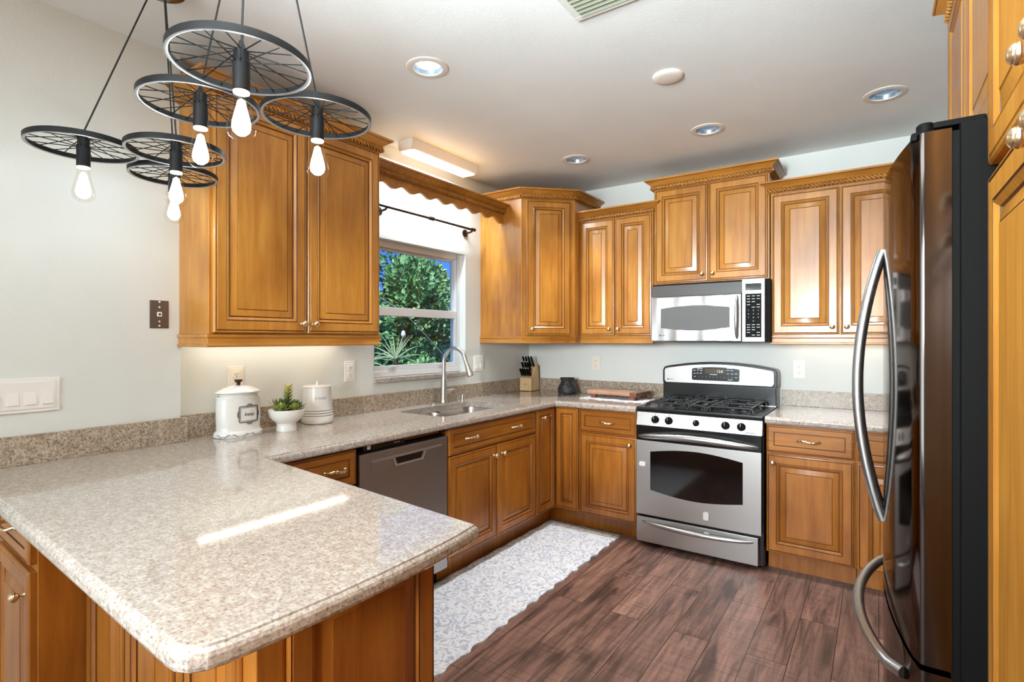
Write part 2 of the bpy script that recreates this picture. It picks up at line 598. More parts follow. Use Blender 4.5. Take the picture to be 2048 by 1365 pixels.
def floor_mat():
    m, nt, bs = new_mat('dark_plank_floor')
    tc = nt.nodes.new('ShaderNodeTexCoord')
    mp = nt.nodes.new('ShaderNodeMapping')
    mp.inputs['Rotation'].default_value = (0, 0, R(90))
    nt.links.new(tc.outputs['Object'], mp.inputs['Vector'])
    br = node(nt, 'ShaderNodeTexBrick', Scale=1.0)
    br.offset = 0.37
    br.inputs['Brick Width'].default_value = 1.22
    br.inputs['Row Height'].default_value = 0.155
    br.inputs['Mortar Size'].default_value = 0.0016
    br.inputs['Mortar Smooth'].default_value = 0.1
    br.inputs['Color1'].default_value = lin((182, 144, 130))
    br.inputs['Color2'].default_value = lin((142, 110, 99))
    br.inputs['Mortar'].default_value = lin((28, 18, 15))
    nt.links.new(mp.outputs[0], br.inputs['Vector'])
    # grain, offset per plank through the brick colour
    vm = node(nt, 'ShaderNodeVectorMath', operation='MULTIPLY_ADD')
    vm.inputs[1].default_value = (7, 7, 7)
    nt.links.new(br.outputs['Color'], vm.inputs[0])
    nt.links.new(tc.outputs['Object'], vm.inputs[2])
    mp2 = nt.nodes.new('ShaderNodeMapping')
    mp2.inputs['Scale'].default_value = (26, 2.2, 1)
    nt.links.new(vm.outputs[0], mp2.inputs['Vector'])
    n1 = node(nt, 'ShaderNodeTexNoise', Scale=1.0, Detail=8.0, Roughness=0.68, Distortion=1.0)
    nt.links.new(mp2.outputs[0], n1.inputs['Vector'])
    mp3 = nt.nodes.new('ShaderNodeMapping')
    mp3.inputs['Scale'].default_value = (12, 1.6, 1)
    nt.links.new(vm.outputs[0], mp3.inputs['Vector'])
    n2 = node(nt, 'ShaderNodeTexNoise', Scale=1.0, Detail=3.0, Distortion=0.6)
    nt.links.new(mp3.outputs[0], n2.inputs['Vector'])
    mp4 = nt.nodes.new('ShaderNodeMapping')
    mp4.inputs['Scale'].default_value = (5, 95, 1)
    nt.links.new(vm.outputs[0], mp4.inputs['Vector'])
    n3 = node(nt, 'ShaderNodeTexNoise', Scale=1.0, Detail=2.0)
    nt.links.new(mp4.outputs[0], n3.inputs['Vector'])
    g = ramp(nt, n1.outputs[0], [(0.3, (70, 62, 58)), (0.5, (190, 182, 178)), (0.7, (255, 250, 246))])
    k = ramp(nt, n2.outputs[0], [(0.34, (70, 62, 60)), (0.47, (238, 234, 232))])
    sa = ramp(nt, n3.outputs[0], [(0.3, (150, 142, 138)), (0.46, (255, 255, 255))])
    c = mixc(nt, 0.85, br.outputs['Color'], g.outputs[0], 'MULTIPLY')
    c = mixc(nt, 0.75, c, k.outputs[0], 'MULTIPLY')
    c = mixc(nt, 0.5, c, sa.outputs[0], 'MULTIPLY')
    nt.links.new(c, bs.inputs['Base Color'])
    bs.inputs['Roughness'].default_value = 0.42
    bump(nt, bs, n1.outputs[0], 0.12, 0.003)
    return m

FLOORM = floor_mat()
b.mats = [FLOORM]
b.fm = [0] * len(b.f)
struct(b.build('floor', smooth=0))
CANS = ((-1.669, 1.767), (-1.694, 3.241), (-0.821, 3.209), (0.025, 3.242))
rect = [(LW - 0.15, ROOM_Y - 0.15), (ROOM_X + 0.15, ROOM_Y - 0.15), (ROOM_X + 0.15, BW + 0.15), (LW - 0.15, BW + 0.15)]
b = M()
# ceiling panel cut by four round lamp openings
HS = 0.10
xs = sorted({LW - 0.15, ROOM_X + 0.15} | {c[0] + q for c in CANS for q in (-HS, HS)})
ys = sorted({ROOM_Y - 0.15, BW + 0.15} | {c[1] + q for c in CANS for q in (-HS, HS)})
cells = []
def inside(c, x, y):
    return abs(c[0] - x) < HS and abs(c[1] - y) < HS
for xa, xb in zip(xs[:-1], xs[1:]):
    for ya, yb in zip(ys[:-1], ys[1:]):
        if not any(inside(c, (xa + xb) / 2, (ya + yb) / 2) for c in CANS):
            b.add([(xa, ya, CT), (xb, ya, CT), (xb, yb, CT), (xa, yb, CT)], [(0, 1, 2, 3)], CEIL)
for cx, cy in CANS:
    k = 40
    ci = [(cx + 0.066 * math.cos(2 * PI * i / k), cy + 0.066 * math.sin(2 * PI * i / k)) for i in range(k)]
    sq = []
    for i in range(k):
        c_, s_ = math.cos(2 * PI * i / k), math.sin(2 * PI * i / k)
        q = HS / max(abs(c_), abs(s_))
        sq.append((cx + q * c_, cy + q * s_))
    b.add([(x, y, CT) for x, y in ci] + [(x, y, CT) for x, y in sq], [(i, (i + 1) % k, k + (i + 1) % k, k + i) for i in range(k)], CEIL)
    b.add([(x, y, CT) for x, y in ci] + [(x, y, CT + 0.06) for x, y in ci], [(i, (i + 1) % k, k + (i + 1) % k, k + i) for i in range(k)], CEIL)
b.add([(x, y, CT + 0.06) for x, y in rect], [(0, 1, 2, 3)], CEIL)
b.add([(x, y, CT) for x, y in rect] + [(x, y, CT + 0.06) for x, y in rect], [(i, (i + 1) % 4, 4 + (i + 1) % 4, 4 + i) for i in range(4)], CEIL)
struct(b.build('ceiling', smooth=0))
WY0, WY1, WZ0, WZ1 = 2.222, 3.107, 1.085, 1.986
b = M()
b.box(LW - 0.15, LW, ROOM_Y, WY0, FL, CT, WHITE_WALL)
b.box(LW - 0.15, LW, WY1, BW, FL, CT, WHITE_WALL)
b.box(LW - 0.15, LW, WY0, WY1, FL, WZ0, WHITE_WALL)
b.box(LW - 0.15, LW, WY0, WY1, WZ1, CT, WHITE_WALL)
struct(b.build('wall_left', smooth=0))
struct(M().box(LW, LWN, ROOM_Y, 1.10, FL, CT, WHITE_WALL).build('wall_left_near', smooth=0))
struct(M().box(LW - 0.15, ROOM_X + 0.15, BW, BW + 0.15, FL, CT, WHITE_WALL).build('wall_back', smooth=0))
struct(M().box(RW, RW + 0.12, -1.8, BW, FL, CT, WHITE_WALL).build('wall_right', smooth=0))
struct(M().box(LW - 0.15, ROOM_X + 0.15, ROOM_Y - 0.15, ROOM_Y, FL, CT, WHITE_WALL).build('wall_rear', smooth=0))
struct(M().box(ROOM_X, ROOM_X + 0.15, ROOM_Y, BW, FL, CT, WHITE_WALL).build('wall_far_right', smooth=0))

# window: single hung, white aluminium, stone sill
w = thing('window_1', 'white single-hung window over the sink with a hedge outside', 'window', (LW - 0.055, 0, 0))
w['kind'] = 'structure'
b = M()
fx0, fx1 = -0.06, 0.0
for (y0, y1, z0, z1) in ((WY0, WY0 + 0.035, WZ0 + 0.03, WZ1), (WY1 - 0.035, WY1, WZ0 + 0.03, WZ1), (WY0 + 0.035, WY1 - 0.035, WZ1 - 0.04, WZ1), (WY0 + 0.035, WY1 - 0.035, WZ0 + 0.03, WZ0 + 0.065)):
    b.box(fx0, fx1, y0, y1, z0, z1, ALU)
b.build('window_frame', w, bev=0.002)
MR = 1.535
b = M()
for (y0, y1, z0, z1) in ((WY0 + 0.035, WY1 - 0.035, MR - 0.028, MR + 0.028),):
    b.box(-0.052, -0.004, y0, y1, z0, z1, ALU)
for (y0, y1, z0, z1) in ((WY0 + 0.035, WY0 + 0.058, WZ0 + 0.065, MR - 0.028), (WY1 - 0.058, WY1 - 0.035, WZ0 + 0.065, MR - 0.028), (WY0 + 0.058, WY1 - 0.058, WZ0 + 0.065, WZ0 + 0.1)):
    b.box(-0.028, -0.004, y0, y1, z0, z1, ALU)
for (y0, y1, z0, z1) in ((WY0 + 0.035, WY0 + 0.05, MR + 0.028, WZ1 - 0.04), (WY1 - 0.05, WY1 - 0.035, MR + 0.028, WZ1 - 0.04), (WY0 + 0.05, WY1 - 0.05, WZ1 - 0.055, WZ1 - 0.04)):
    b.box(-0.055, -0.032, y0, y1, z0, z1, ALU)
b.build('sash', w, bev=0.002)
b = M()
for yc in (2.43, 2.9):
    b.box(-0.004, 0.006, yc - 0.03, yc + 0.03, WZ0 + 0.085, WZ0 + 0.1, ALU, 0.002)
b.build('sash_lift', w)
M().box(-0.045, -0.041, WY0 + 0.05, WY1 - 0.05, MR + 0.028, WZ1 - 0.055, PANE).build('upper_pane', w, smooth=0)
M().box(-0.018, -0.014, WY0 + 0.058, WY1 - 0.058, WZ0 + 0.1, MR - 0.028, PANE).build('lower_pane', w, smooth=0)
M().box(-0.05, 0.075, WY0, WY1, WZ0, WZ0 + 0.028, GRANITE, 0.003).build('window_sill', w, label='speckled stone sill')
# ------------------------------------------------------------------ cabinets
DOOR_R = [(0, 0, 0), (0, .015, 0), (.003, .019, 0), (.008, .0205, 0), (.010, .0178, 1), (.012, .0178, 1), (.014, .0205, 0), (.050, .0205, 0),
          (.0515, .0180, 1), (.0535, .0180, 1), (.056, .0200, 0), (.060, .0170, 0), (.066, .0125, 0), (.0675, .0085, 1), (.0705, .0085, 1),
          (.072, .0105, 0), (.098, .0175, 0), (.0990, .0160, 1), (.1005, .0160, 1), (.102, .0190, 0)]
NARROW_R = [(0, 0, 0), (0, .015, 0), (.003, .019, 0), (.007, .0205, 0), (.009, .0178, 1), (.0105, .0178, 1), (.012, .0205, 0), (.040, .0205, 0),
            (.0415, .0180, 1), (.043, .0180, 1), (.045, .0200, 0), (.049, .0125, 0), (.050, .0085, 1), (.052, .0085, 1), (.053, .0105, 0), (.066, .0175, 0), (.067, .0160, 1), (.068, .0160, 1), (.069, .0190, 0)]
DRAW_R = [(0, 0, 0), (0, .015, 0), (.003, .019, 0), (.007, .0205, 0), (.0085, .0182, 1), (.010, .0182, 1), (.0115, .0205, 0), (.038, .0205, 0),
          (.0395, .0165, 1), (.042, .0165, 1), (.0435, .0185, 0), (.050, .0185, 0)]
CROWN = [(0, 0), (.011, 0), (.012, .002), (.008, .0035), (.008, .0275), (.014, .029), (.016, .032), (.021, .037), (.031, .045), (.043, .053), (.049, .056), (.052, .058), (.056, .060), (.056, .070), (0, .070)]
RAIL = [(-.018, 0), (.006, 0), (.010, .004), (.010, .010), (.004, .014), (.004, .036), (.010, .042), (.010, .052), (-.018, .052)]

def knob(parent, x, z, y):
    b = M()
    b.lathe([(.0075, 0), (.006, .002), (.0042, .005), (.0042, .011), (.0065, .013), (.0095, .0145), (.0125, .0165), (.0122, .0182), (.0142, .0205), (.0138, .0222), (.0146, .0245), (.0140, .0262), (.0138, .0285), (.0125, .0300), (.0118, .0320), (.0095, .0335), (.0080, .0350), (.0045, .0360), (0.0, .0362)], BRASS, c=(x, y, z), axis='-y', n=18)
    return b.build('knob', parent)

def pull(parent, x, z, y, L=0.105):
    b = M()
    pts = []
    for i in range(25):
        t = i / 24
        s = math.sin(PI * t)
        pts.append((x - L / 2 + L * t, y - 0.004 - 0.026 * s ** 0.5, z + 0.004 * math.sin(2 * PI * t)))
    rad = [0.0062 if 4 < i < 20 else 0.0048 for i in range(25)]
    b.tube(pts, 0.006, BRASS, 10, radii=rad, twist=(2, 0.7))
    for sx in (-1, 1):
        b.lathe([(.009, 0), (.0085, .003), (.006, .006), (.0, .008)], BRASS, c=(x + sx * L / 2, y, z), axis='-y', n=14)
    return b.build('pull_handle', parent)

def door(parent, x0, x1, z0, z1, kn=None, y=0.0, wm=None, rings=None, name='door'):
    wm = wm or W_UP
    rings = rings or (DOOR_R if x1 - x0 > 0.27 else NARROW_R)
    b = M().panel(x0, x1, z0, z1, rings, wm, GLAZE, y)
    d = b.build(name, parent, smooth=25)
    if kn:
        knob(d, kn[0], kn[1], y - 0.0205)
    return d

def drawer(parent, x0, x1, z0, z1, pulls=(), y=0.0, wm=None):
    b = M().panel(x0, x1, z0, z1, DRAW_R, wm or W_LOH, GLAZE, y)
    d = b.build('drawer', parent, smooth=25)
    for px in pulls:
        pull(d, px, (z0 + z1) / 2, y - 0.0185)
    return d

def crown(parent, path, z, wm=None, prof=None):
    M().sweep(path, prof or CROWN, z, wm or W_UPH, mats=(2, 4, 10)).build('crown_molding', parent, smooth=30)
    # rope bead in the cove of the crown
    P = [Vector((p[0], p[1])) for p in path]
    pts = []
    for i in range(len(P)):
        ds = []
        if i > 0:
            ds.append((P[i] - P[i - 1]).normalized())
        if i < len(P) - 1:
            ds.append((P[i + 1] - P[i]).normalized())
        ns = [Vector((d.y, -d.x)) for d in ds]
        nn = sum(ns, Vector((0, 0)))
        nn = nn / nn.length
        nn = nn / nn.dot(ns[0])
        q = P[i] + nn * 0.0150
        pts.append((q.x, q.y, z + 0.0155))
    b = M()
    rope(b, pts, 0.0115, W_UP)
    b.build('rope_molding', parent, smooth=60)

def light_rail(parent, path, z, wm=None):
    M().sweep(path, RAIL, z, wm or W_UPH).build('light_rail', parent, smooth=30)

def wall_cab(label, loc, rz, w, d, h, doors, crown_path, rail_path, group='wall cabinets', crown_z=None):
    """front plane at local y = 0, body behind it; local z = 0 is the door bottom"""
    t = thing('wall_cabinet', label, 'cabinet', loc, rz, group)
    M().box(0, w, 0, d, 0, h, W_UP).build('cabinet_body', t, bev=0.0015)
    for x0, x1, z0, z1, kx in doors:
        door(t, x0, x1, z0, z1, (kx, z0 + 0.045), wm=W_UP)
    if crown_path:
        crown(t, crown_path, crown_z if crown_z is not None else h - 0.002)
    if rail_path:
        light_rail(t, rail_path, -0.052)
    return t

ZD = 1.375
# left of the window, faces the room (+x): local x runs with world y
D = 0.31
t = wall_cab('large maple wall cabinet left of the window, above two white canisters', (LW + D, 1.095, ZD), R(90), 0.895, D, 0.995,
             [(0.012, 0.440, 0.008, 0.985, 0.412), (0.446, 0.885, 0.008, 0.985, 0.474)],
             [(0, D - 0.062), (0, 0), (0.895, 0), (0.895, D - 0.001)], [(0, D - 0.062), (0, 0), (0.895, 0), (0.895, D - 0.001)], crown_z=0.994)
# diagonal corner cabinet
t = thing('corner_wall_cabinet', 'tall diagonal maple wall cabinet in the corner between window and range wall', 'cabinet', (0, 0, ZD), 0, 'wall cabinets')
CA, CB, CC, CD, CE = (LW, 3.29), (-2.17, 3.29), (-1.88, 3.58), (-1.88, BW), (LW, BW)
M().prism([CA, CB, CC, CD, CE], 0, 1.02, W_UP).build('cabinet_body', t, bev=0.0015)
dd = M().panel(0.035, 0.375, 0.008, 1.005, DOOR_R, W_UP, GLAZE, 0.0).build('door', t, loc=(CB[0], CB[1], 0), rot=(0, 0, R(45)), smooth=25)
knob(dd, 0.072, 0.053, -0.0205)
crown(t, [CA, CB, CC, CD], 1.018)
light_rail(t, [CA, CB, CC, (CC[0], 3.648)], -0.052)
UY = 3.665
# narrow cabinet left of the microwave
t = wall_cab('narrow two-door maple wall cabinet between corner cabinet and microwave', (-1.878, UY, ZD), 0, 0.572, BW - UY, 0.875,
             [(0.008, 0.282, 0.008, 0.865, 0.250), (0.288, 0.562, 0.008, 0.865, 0.320)],
             [(0.0, 0), (0.572, 0), (0.572, 0.10)], [(0.0, 0), (0.572, 0)], crown_z=0.872)
# above the microwave
t = wall_cab('raised maple wall cabinet directly above the microwave', (-1.300, UY, 1.735), 0, 0.738, BW - UY, 0.665,
             [(0.010, 0.366, 0.008, 0.655, 0.335), (0.372, 0.728, 0.008, 0.655, 0.403)],
             [(0, BW - UY - 0.001), (0, 0), (0.738, 0), (0.738, BW - UY - 0.001)], None, crown_z=0.66)
# right of the microwave
t = wall_cab('maple wall cabinet right of the microwave, partly behind the refrigerator', (-0.556, UY, ZD), 0, 0.752, BW - UY, 0.885,
             [(0.010, 0.366, 0.008, 0.872, 0.332), (0.372, 0.742, 0.008, 0.872, 0.404)],
             [(0.0, 0.08), (0.0, 0), (0.752, 0), (0.752, BW - UY - 0.001)], [(0, 0), (0.752, 0), (0.752, BW - UY - 0.001)], crown_z=0.882)

# scalloped valance over the sink window
t = thing('valance', 'scalloped wooden valance board across the top of the window', 'valance', (-2.35, 0, 0))
pts = []
VA, VB = 1.992, 3.288
N = 120
for i in range(N + 1):
    y = VA + (VB - VA) * i / N
    ph = (y - 2.189) / 0.151 * 2 * PI
    z = 2.246 - 0.012 * math.cos(ph)
    if y > VB - 0.09:
        z -= 0.022 * (y - VB + 0.09) / 0.09
    pts.append((y, z))
pts += [(VB, 2.345), (VA, 2.345)]
bb = M()
n = len(pts)
vs = [(0, y, z) for y, z in pts] + [(0.019, y, z) for y, z in pts]
top = [(VA, 2.345)]
quads, front, back = [], [], []
for i in range(N):
    quads.append((i, i + 1, n + i + 1, n + i))
bb.add(vs, quads, W_UPH)
# faces as strips between the wave and the straight top
for sx in (0.0, 0.019):
    vv = []
    for i in range(N + 1):
        vv += [(sx, pts[i][0], pts[i][1]), (sx, pts[i][0], 2.345)]
    bb.add(vv, [(2 * i, 2 * i + 2, 2 * i + 3, 2 * i + 1) for i in range(N)], W_UPH)
bb.add([(0, VA, pts[0][1]), (0.019, VA, pts[0][1]), (0.019, VA, 2.345), (0, VA, 2.345)], [(0, 1, 2, 3)], W_UPH)
bb.add([(0, VB, pts[N][1]), (0.019, VB, pts[N][1]), (0.019, VB, 2.345), (0, VB, 2.345)], [(0, 1, 2, 3)], W_UPH)
bb.add([(0, VA, 2.345), (0.019, VA, 2.345), (0.019, VB, 2.345), (0, VB, 2.345)], [(0, 1, 2, 3)], W_UPH)
bb.build('scalloped_board', t, smooth=30)
crown(t, [(0.019, VA), (0.019, VB)], 2.292)

# base cabinets
BXF = -1.945        # face of the window-wall run
BYF = 3.385         # face of the range-wall run
ZT = 0.873
def base_cab(name, label, loc, rz, w, d, group='base cabinets', toe=True, body=W_LO):
    t = thing(name, label, 'cabinet', loc, rz, group)
    b = M().box(0, w, 0, d, 0.115, ZT - FL, body)
    b.build('cabinet_body', t, bev=0.0015)
    if toe:
        M().box(0.001, w - 0.001, 0.07, 0.085, 0, 0.115, body).build('toe_kick', t)
    return t
FZ = FL
# left run, local x = world y
t = base_cab('base_cabinet', 'maple drawer base cabinet squeezed between peninsula and dishwasher', (BXF, 1.135, FZ), R(90), 0.452, 0.60)
drawer(t, 0.03, 0.447, 0.69, 0.845, (0.335,))
door(t, 0.03, 0.447, 0.13, 0.680, (0.07, 0.64), wm=W_LO)
t = base_cab('sink_base_cabinet', 'wide maple sink base cabinet with false drawer front and two doors', (BXF, 2.203, FZ), R(90), 0.903, 0.06)
drawer(t, 0.004, 0.899, 0.697, 0.848, (0.205, 0.665))
door(t, 0.004, 0.446, 0.13, 0.690, (0.412, 0.632), wm=W_LO)
door(t, 0.453, 0.899, 0.13, 0.690, (0.497, 0.632), wm=W_LO)
# corner base with folding door
t = thing('corner_base_cabinet', 'corner base cabinet with a two-leaf folding door and one knob', 'cabinet', (0, 0, FZ), 0, 'base cabinets')
b = M().prism([(LW + .003, 3.108), (BXF, 3.108), (BXF, BYF), (-1.742, BYF), (-1.742, BW - .003), (LW + .003, BW - .003)], 0.115, ZT - FL, W_LO)
b.build('cabinet_body', t)
M().prism([(-2.03, 3.108), (-2.015, 3.108), (-2.015, 3.455), (-1.742, 3.455), (-1.742, 3.47), (-2.03, 3.47)], 0, 0.115, W_LO).build('toe_kick', t)
L1 = M().panel(0.004, 0.250, 0.13, 0.848, NARROW_R, W_LO, GLAZE).build('door', t, loc=(BXF, 3.108, 0), rot=(0, 0, R(90)), smooth=25)
knob(L1, 0.075, 0.79, -0.0205)
M().panel(0.018, 0.198, 0.13, 0.848, NARROW_R, W_LO, GLAZE).build('door', t, loc=(-1.945 + 0.002, BYF, 0), smooth=25)
# range run
t = base_cab('base_cabinet', 'maple base cabinet with one drawer just left of the range', (-1.740, BYF, FZ), 0, 0.432, BW - BYF)
drawer(t, 0.010, 0.424, 0.690, 0.845, (0.217,))
door(t, 0.010, 0.424, 0.118, 0.680, (0.384, 0.632), wm=W_LO)
t = base_cab('base_cabinet', 'maple base cabinet with drawer and single door just right of the range', (-0.536, BYF, FZ), 0, 0.435, BW - BYF)
drawer(t, 0.003, 0.428, 0.690, 0.845, (0.215,))
door(t, 0.003, 0.428, 0.118, 0.680, (0.038, 0.632), wm=W_LO)
t = base_cab('base_cabinet', 'maple base cabinet mostly hidden behind the refrigerator door handles', (-0.100, BYF, FZ), 0, 0.46, BW - BYF)
drawer(t, 0.006, 0.452, 0.690, 0.845, (0.229,))
door(t, 0.006, 0.452, 0.118, 0.680, (0.40, 0.632), wm=W_LO)

# peninsula
PR = R(-2.6)
t = thing('peninsula_cabinet', 'maple peninsula cabinet under the pale stone breakfast bar', 'cabinet', (-2.478, 0.645, FZ), PR)
PW, PD = 1.50, 0.455
M().box(0.002, PW, 0, PD, 0.0, ZT - FL, W_LO).build('cabinet_body', t, bev=0.002)
# door unit at the wall end stands proud of the panels
b = M().box(0.002, 0.500, -0.125, 0, 0.0, ZT - FL, W_LO)
b.build('end_unit', t, bev=0.0015)
drawer(t, 0.090, 0.492, 0.690, 0.845, (0.29,), y=-0.125)
door(t, 0.090, 0.492, 0.10, 0.668, (0.455, 0.60), y=-0.125, wm=W_LO)
# raised panels on the seating side
x = 0.515
for i in range(3):
    x1 = x + 0.305
    door(t, x, x1, 0.06, 0.835, None, wm=W_LO, name='back_panel')
    x = x1 + 0.012
M().box(PW - 0.055, PW + 0.004, -0.012, 0.045, 0, ZT - FL, W_LO, 0.004).build('corner_post', t)
ep = M().panel(0.050, PD - 0.004, 0.04, 0.838, [(0, 0, 0), (0, .010, 0), (.003, .014, 0), (.006, .011, 1), (.008, .0145, 0), (.050, .0145, 0), (.052, .011, 1), (.055, .0135, 0), (.060, .008, 0), (.062, .005, 1), (.066, .006, 0), (.098, .0125, 0), (.10, .0135, 0)], W_LO, GLAZE)
ep.build('end_panel', t, loc=(PW, 0, 0), rot=(0, 0, R(90)), smooth=25)

# over-fridge cabinet and pantry on the right wall (local x runs toward the camera)
t = thing('over_fridge_cabinet', 'maple cabinet above the black refrigerator', 'cabinet', (0.205, 2.245, 1.80), R(-90), 'wall cabinets')
M().box(0, 0.895, 0, RW - 0.206, 0, 0.60, W_UP).build('cabinet_body', t, bev=0.0015)
door(t, 0.008, 0.444, 0.008, 0.585, (0.41, 0.05))
door(t, 0.450, 0.887, 0.008, 0.585, (0.484, 0.05))
crown(t, [(0, 0.3), (0, 0), (0.893, 0)], 0.59)
t = thing('pantry_cabinet', 'tall maple pantry cabinet at the right edge beside the refrigerator', 'cabinet', (0.187, 1.327, FZ), R(-90) + R(0.3))
PX = 2.9
M().prism([(0, 0), (PX, 0), (PX + .003, .555), (.004, .555)], 0.1, 2.36, W_PAN).build('cabinet_body', t, bev=0.0015)
M().box(0.006, PX, 0.07, 0.085, 0, 0.1, W_UP).build('toe_kick', t)
for (x0, x1, k) in ((0.004, 0.447, 0.415), (0.453, 0.896, 0.485), (0.902, 1.540, 1.50), (1.546, 2.190, 1.59), (2.196, 2.896, 2.24)):
    door(t, x0, x1, 1.660, 2.35, (k, 1.695), wm=W_PAN)
    door(t, x0, x1, 0.115, 1.636, (k, 1.590), wm=W_PAN)
crown(t, [(0.004, 0), (PX, 0)], 2.355)
# ------------------------------------------------------------------ worktops
EDGE = [(0.0, 0.0), (0.009, 0.0), (0.014, 0.004), (0.016, 0.010), (0.016, 0.023), (0.014, 0.029), (0.0105, 0.0325), (0.0085, 0.0335), (0.0075, 0.0375), (0.004, 0.039), (0.0, 0.039), (0.0, 0.0)]
CZ0, CZ1 = 0.875, 0.914
def counter(name, label, outer, hole=None, edge_runs=()):
    """outer plan outline (inset 1.5 cm where an edge profile is swept)"""
    b = M()
    if hole:
        bm = bmesh.new()
        def loop(pts):
            vs = [bm.verts.new((x, y, 0)) for x, y in pts]
            return [bm.edges.new((vs[i], vs[(i + 1) % len(vs)])) for i in range(len(vs))]
        e = loop(outer) + loop(hole)
        bmesh.ops.triangle_fill(bm, use_beauty=True, use_dissolve=False, edges=e)
        bm.verts.index_update()
        fs = [[v.index for v in f.verts] for f in bm.faces]
        vs = [v.co[:] for v in bm.verts]
        b.add([(x, y, CZ1) for x, y, z in vs], fs, GRANITE)
        b.add([(x, y, CZ0) for x, y, z in vs], [f[::-1] for f in fs], GRANITE)
        bm.free()
        for ring in (outer, hole):
            n = len(ring)
            vv = [(x, y, CZ0) for x, y in ring] + [(x, y, CZ1) for x, y in ring]
            b.add(vv, [(i, (i + 1) % n, n + (i + 1) % n, n + i) for i in range(n)], GRANITE)
    else:
        b.prism(outer, CZ0, CZ1, GRANITE)
    for run in edge_runs:
        b.sweep(run, EDGE[:-1], CZ0, GRANITE)
    o = b.build(name, smooth=12)
    return tag(o, label, 'countertop')

def round_rect(x0, x1, y0, y1, r, n=6):
    pts = []
    for cx, cy, a0 in ((x1 - r, y1 - r, 0), (x0 + r, y1 - r, 90), (x0 + r, y0 + r, 180), (x1 - r, y0 + r, 270)):
        for i in range(n + 1):
            a = R(a0 + 90 * i / n)
            pts.append((cx + r * math.cos(a), cy + r * math.sin(a)))
    return pts

# plan of the U: window wall run, corner, range run, peninsula
INX, INY = -1.912, 3.352
pen_tip = [(-0.806, 1.000), (-0.797, 0.94), (-0.790, 0.84), (-0.788, 0.72), (-0.790, 0.60), (-0.796, 0.50), (-0.806, 0.416), (-0.812, 0.396), (-0.823, 0.381), (-0.838, 0.374), (-0.860, 0.373)]
outer = [(LWN + 0.001, 0.452), (LWN + 0.001, 1.099), (LW + 0.001, 1.101), (LW + 0.001, BW - 0.001), (-1.309, BW - 0.001), (-1.309, INY), (INX + 0.03, INY), (INX, INY - 0.03), (INX, 1.125)] + pen_tip
hole = round_rect(-2.415, -2.03, 2.285, 2.985, 0.055)
counter('countertop', 'pale speckled stone worktop of sink run and peninsula', outer, hole,
        [[(-1.309, INY), (INX + 0.03, INY), (INX, INY - 0.03), (INX, 1.125)][::-1] if False else [(INX, 1.125), (INX, INY - 0.03), (INX + 0.03, INY), (-1.309, INY)],
         [(LWN + 0.001, 0.452), (-0.860, 0.373), (-0.838, 0.374), (-0.823, 0.381), (-0.812, 0.396), (-0.806, 0.416), (-0.796, 0.50), (-0.790, 0.60), (-0.788, 0.72), (-0.790, 0.84), (-0.797, 0.94), (-0.806, 1.000), (INX, 1.125)]])
counter('countertop', 'short speckled stone worktop right of the range', [(-0.537, INY), (-0.537, BW - 0.001), (RW - 0.001, BW - 0.001), (RW - 0.001, INY)], None,
        [[(-0.537, INY), (RW - 0.001, INY)]])
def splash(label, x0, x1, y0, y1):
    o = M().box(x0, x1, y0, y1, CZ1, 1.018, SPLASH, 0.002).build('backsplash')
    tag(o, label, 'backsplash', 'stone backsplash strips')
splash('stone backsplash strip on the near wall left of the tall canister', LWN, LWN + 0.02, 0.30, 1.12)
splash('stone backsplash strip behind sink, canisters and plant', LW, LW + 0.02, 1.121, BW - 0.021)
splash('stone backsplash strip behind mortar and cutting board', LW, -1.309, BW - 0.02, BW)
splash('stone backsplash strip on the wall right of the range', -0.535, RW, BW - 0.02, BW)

# sink
t = thing('sink', 'undermounted double-bowl stainless steel sink below the window', 'sink', (0, 0, 0))
def bowl(y0, y1):
    b = M()
    x0, x1 = -2.43, -2.015
    lev = [(0.0, 0.872, 0.05), (0.004, 0.85, 0.05), (0.008, 0.72, 0.055), (0.02, 0.695, 0.06), (0.06, 0.688, 0.06)]
    rings = [[(x, y, z) for x, y in round_rect(x0 + i, x1 - i, y0 + i, y1 - i, r)] for i, z, r in lev]
    n = len(rings[0])
    vs = [p for r in rings for p in r]
    fs = [(j * n + i, j * n + (i + 1) % n, (j + 1) * n + (i + 1) % n, (j + 1) * n + i) for j in range(len(rings) - 1) for i in range(n)]
    fs.append([(len(rings) - 1) * n + i for i in range(n)])
    b.add(vs, fs, NICKEL)
    o = b.build('bowl', t)
    d = M().lathe([(0.045, 0), (0.045, 0.003), (0.02, 0.004)], CHROME, c=((x0 + x1) / 2, (y0 + y1) / 2, 0.688))
    d.build('drain', o)
bowl(2.275, 2.622)
bowl(2.648, 2.995)
M().box(-2.43, -2.015, 2.620, 2.650, 0.84, 0.868, NICKEL, 0.006).build('divider', t)

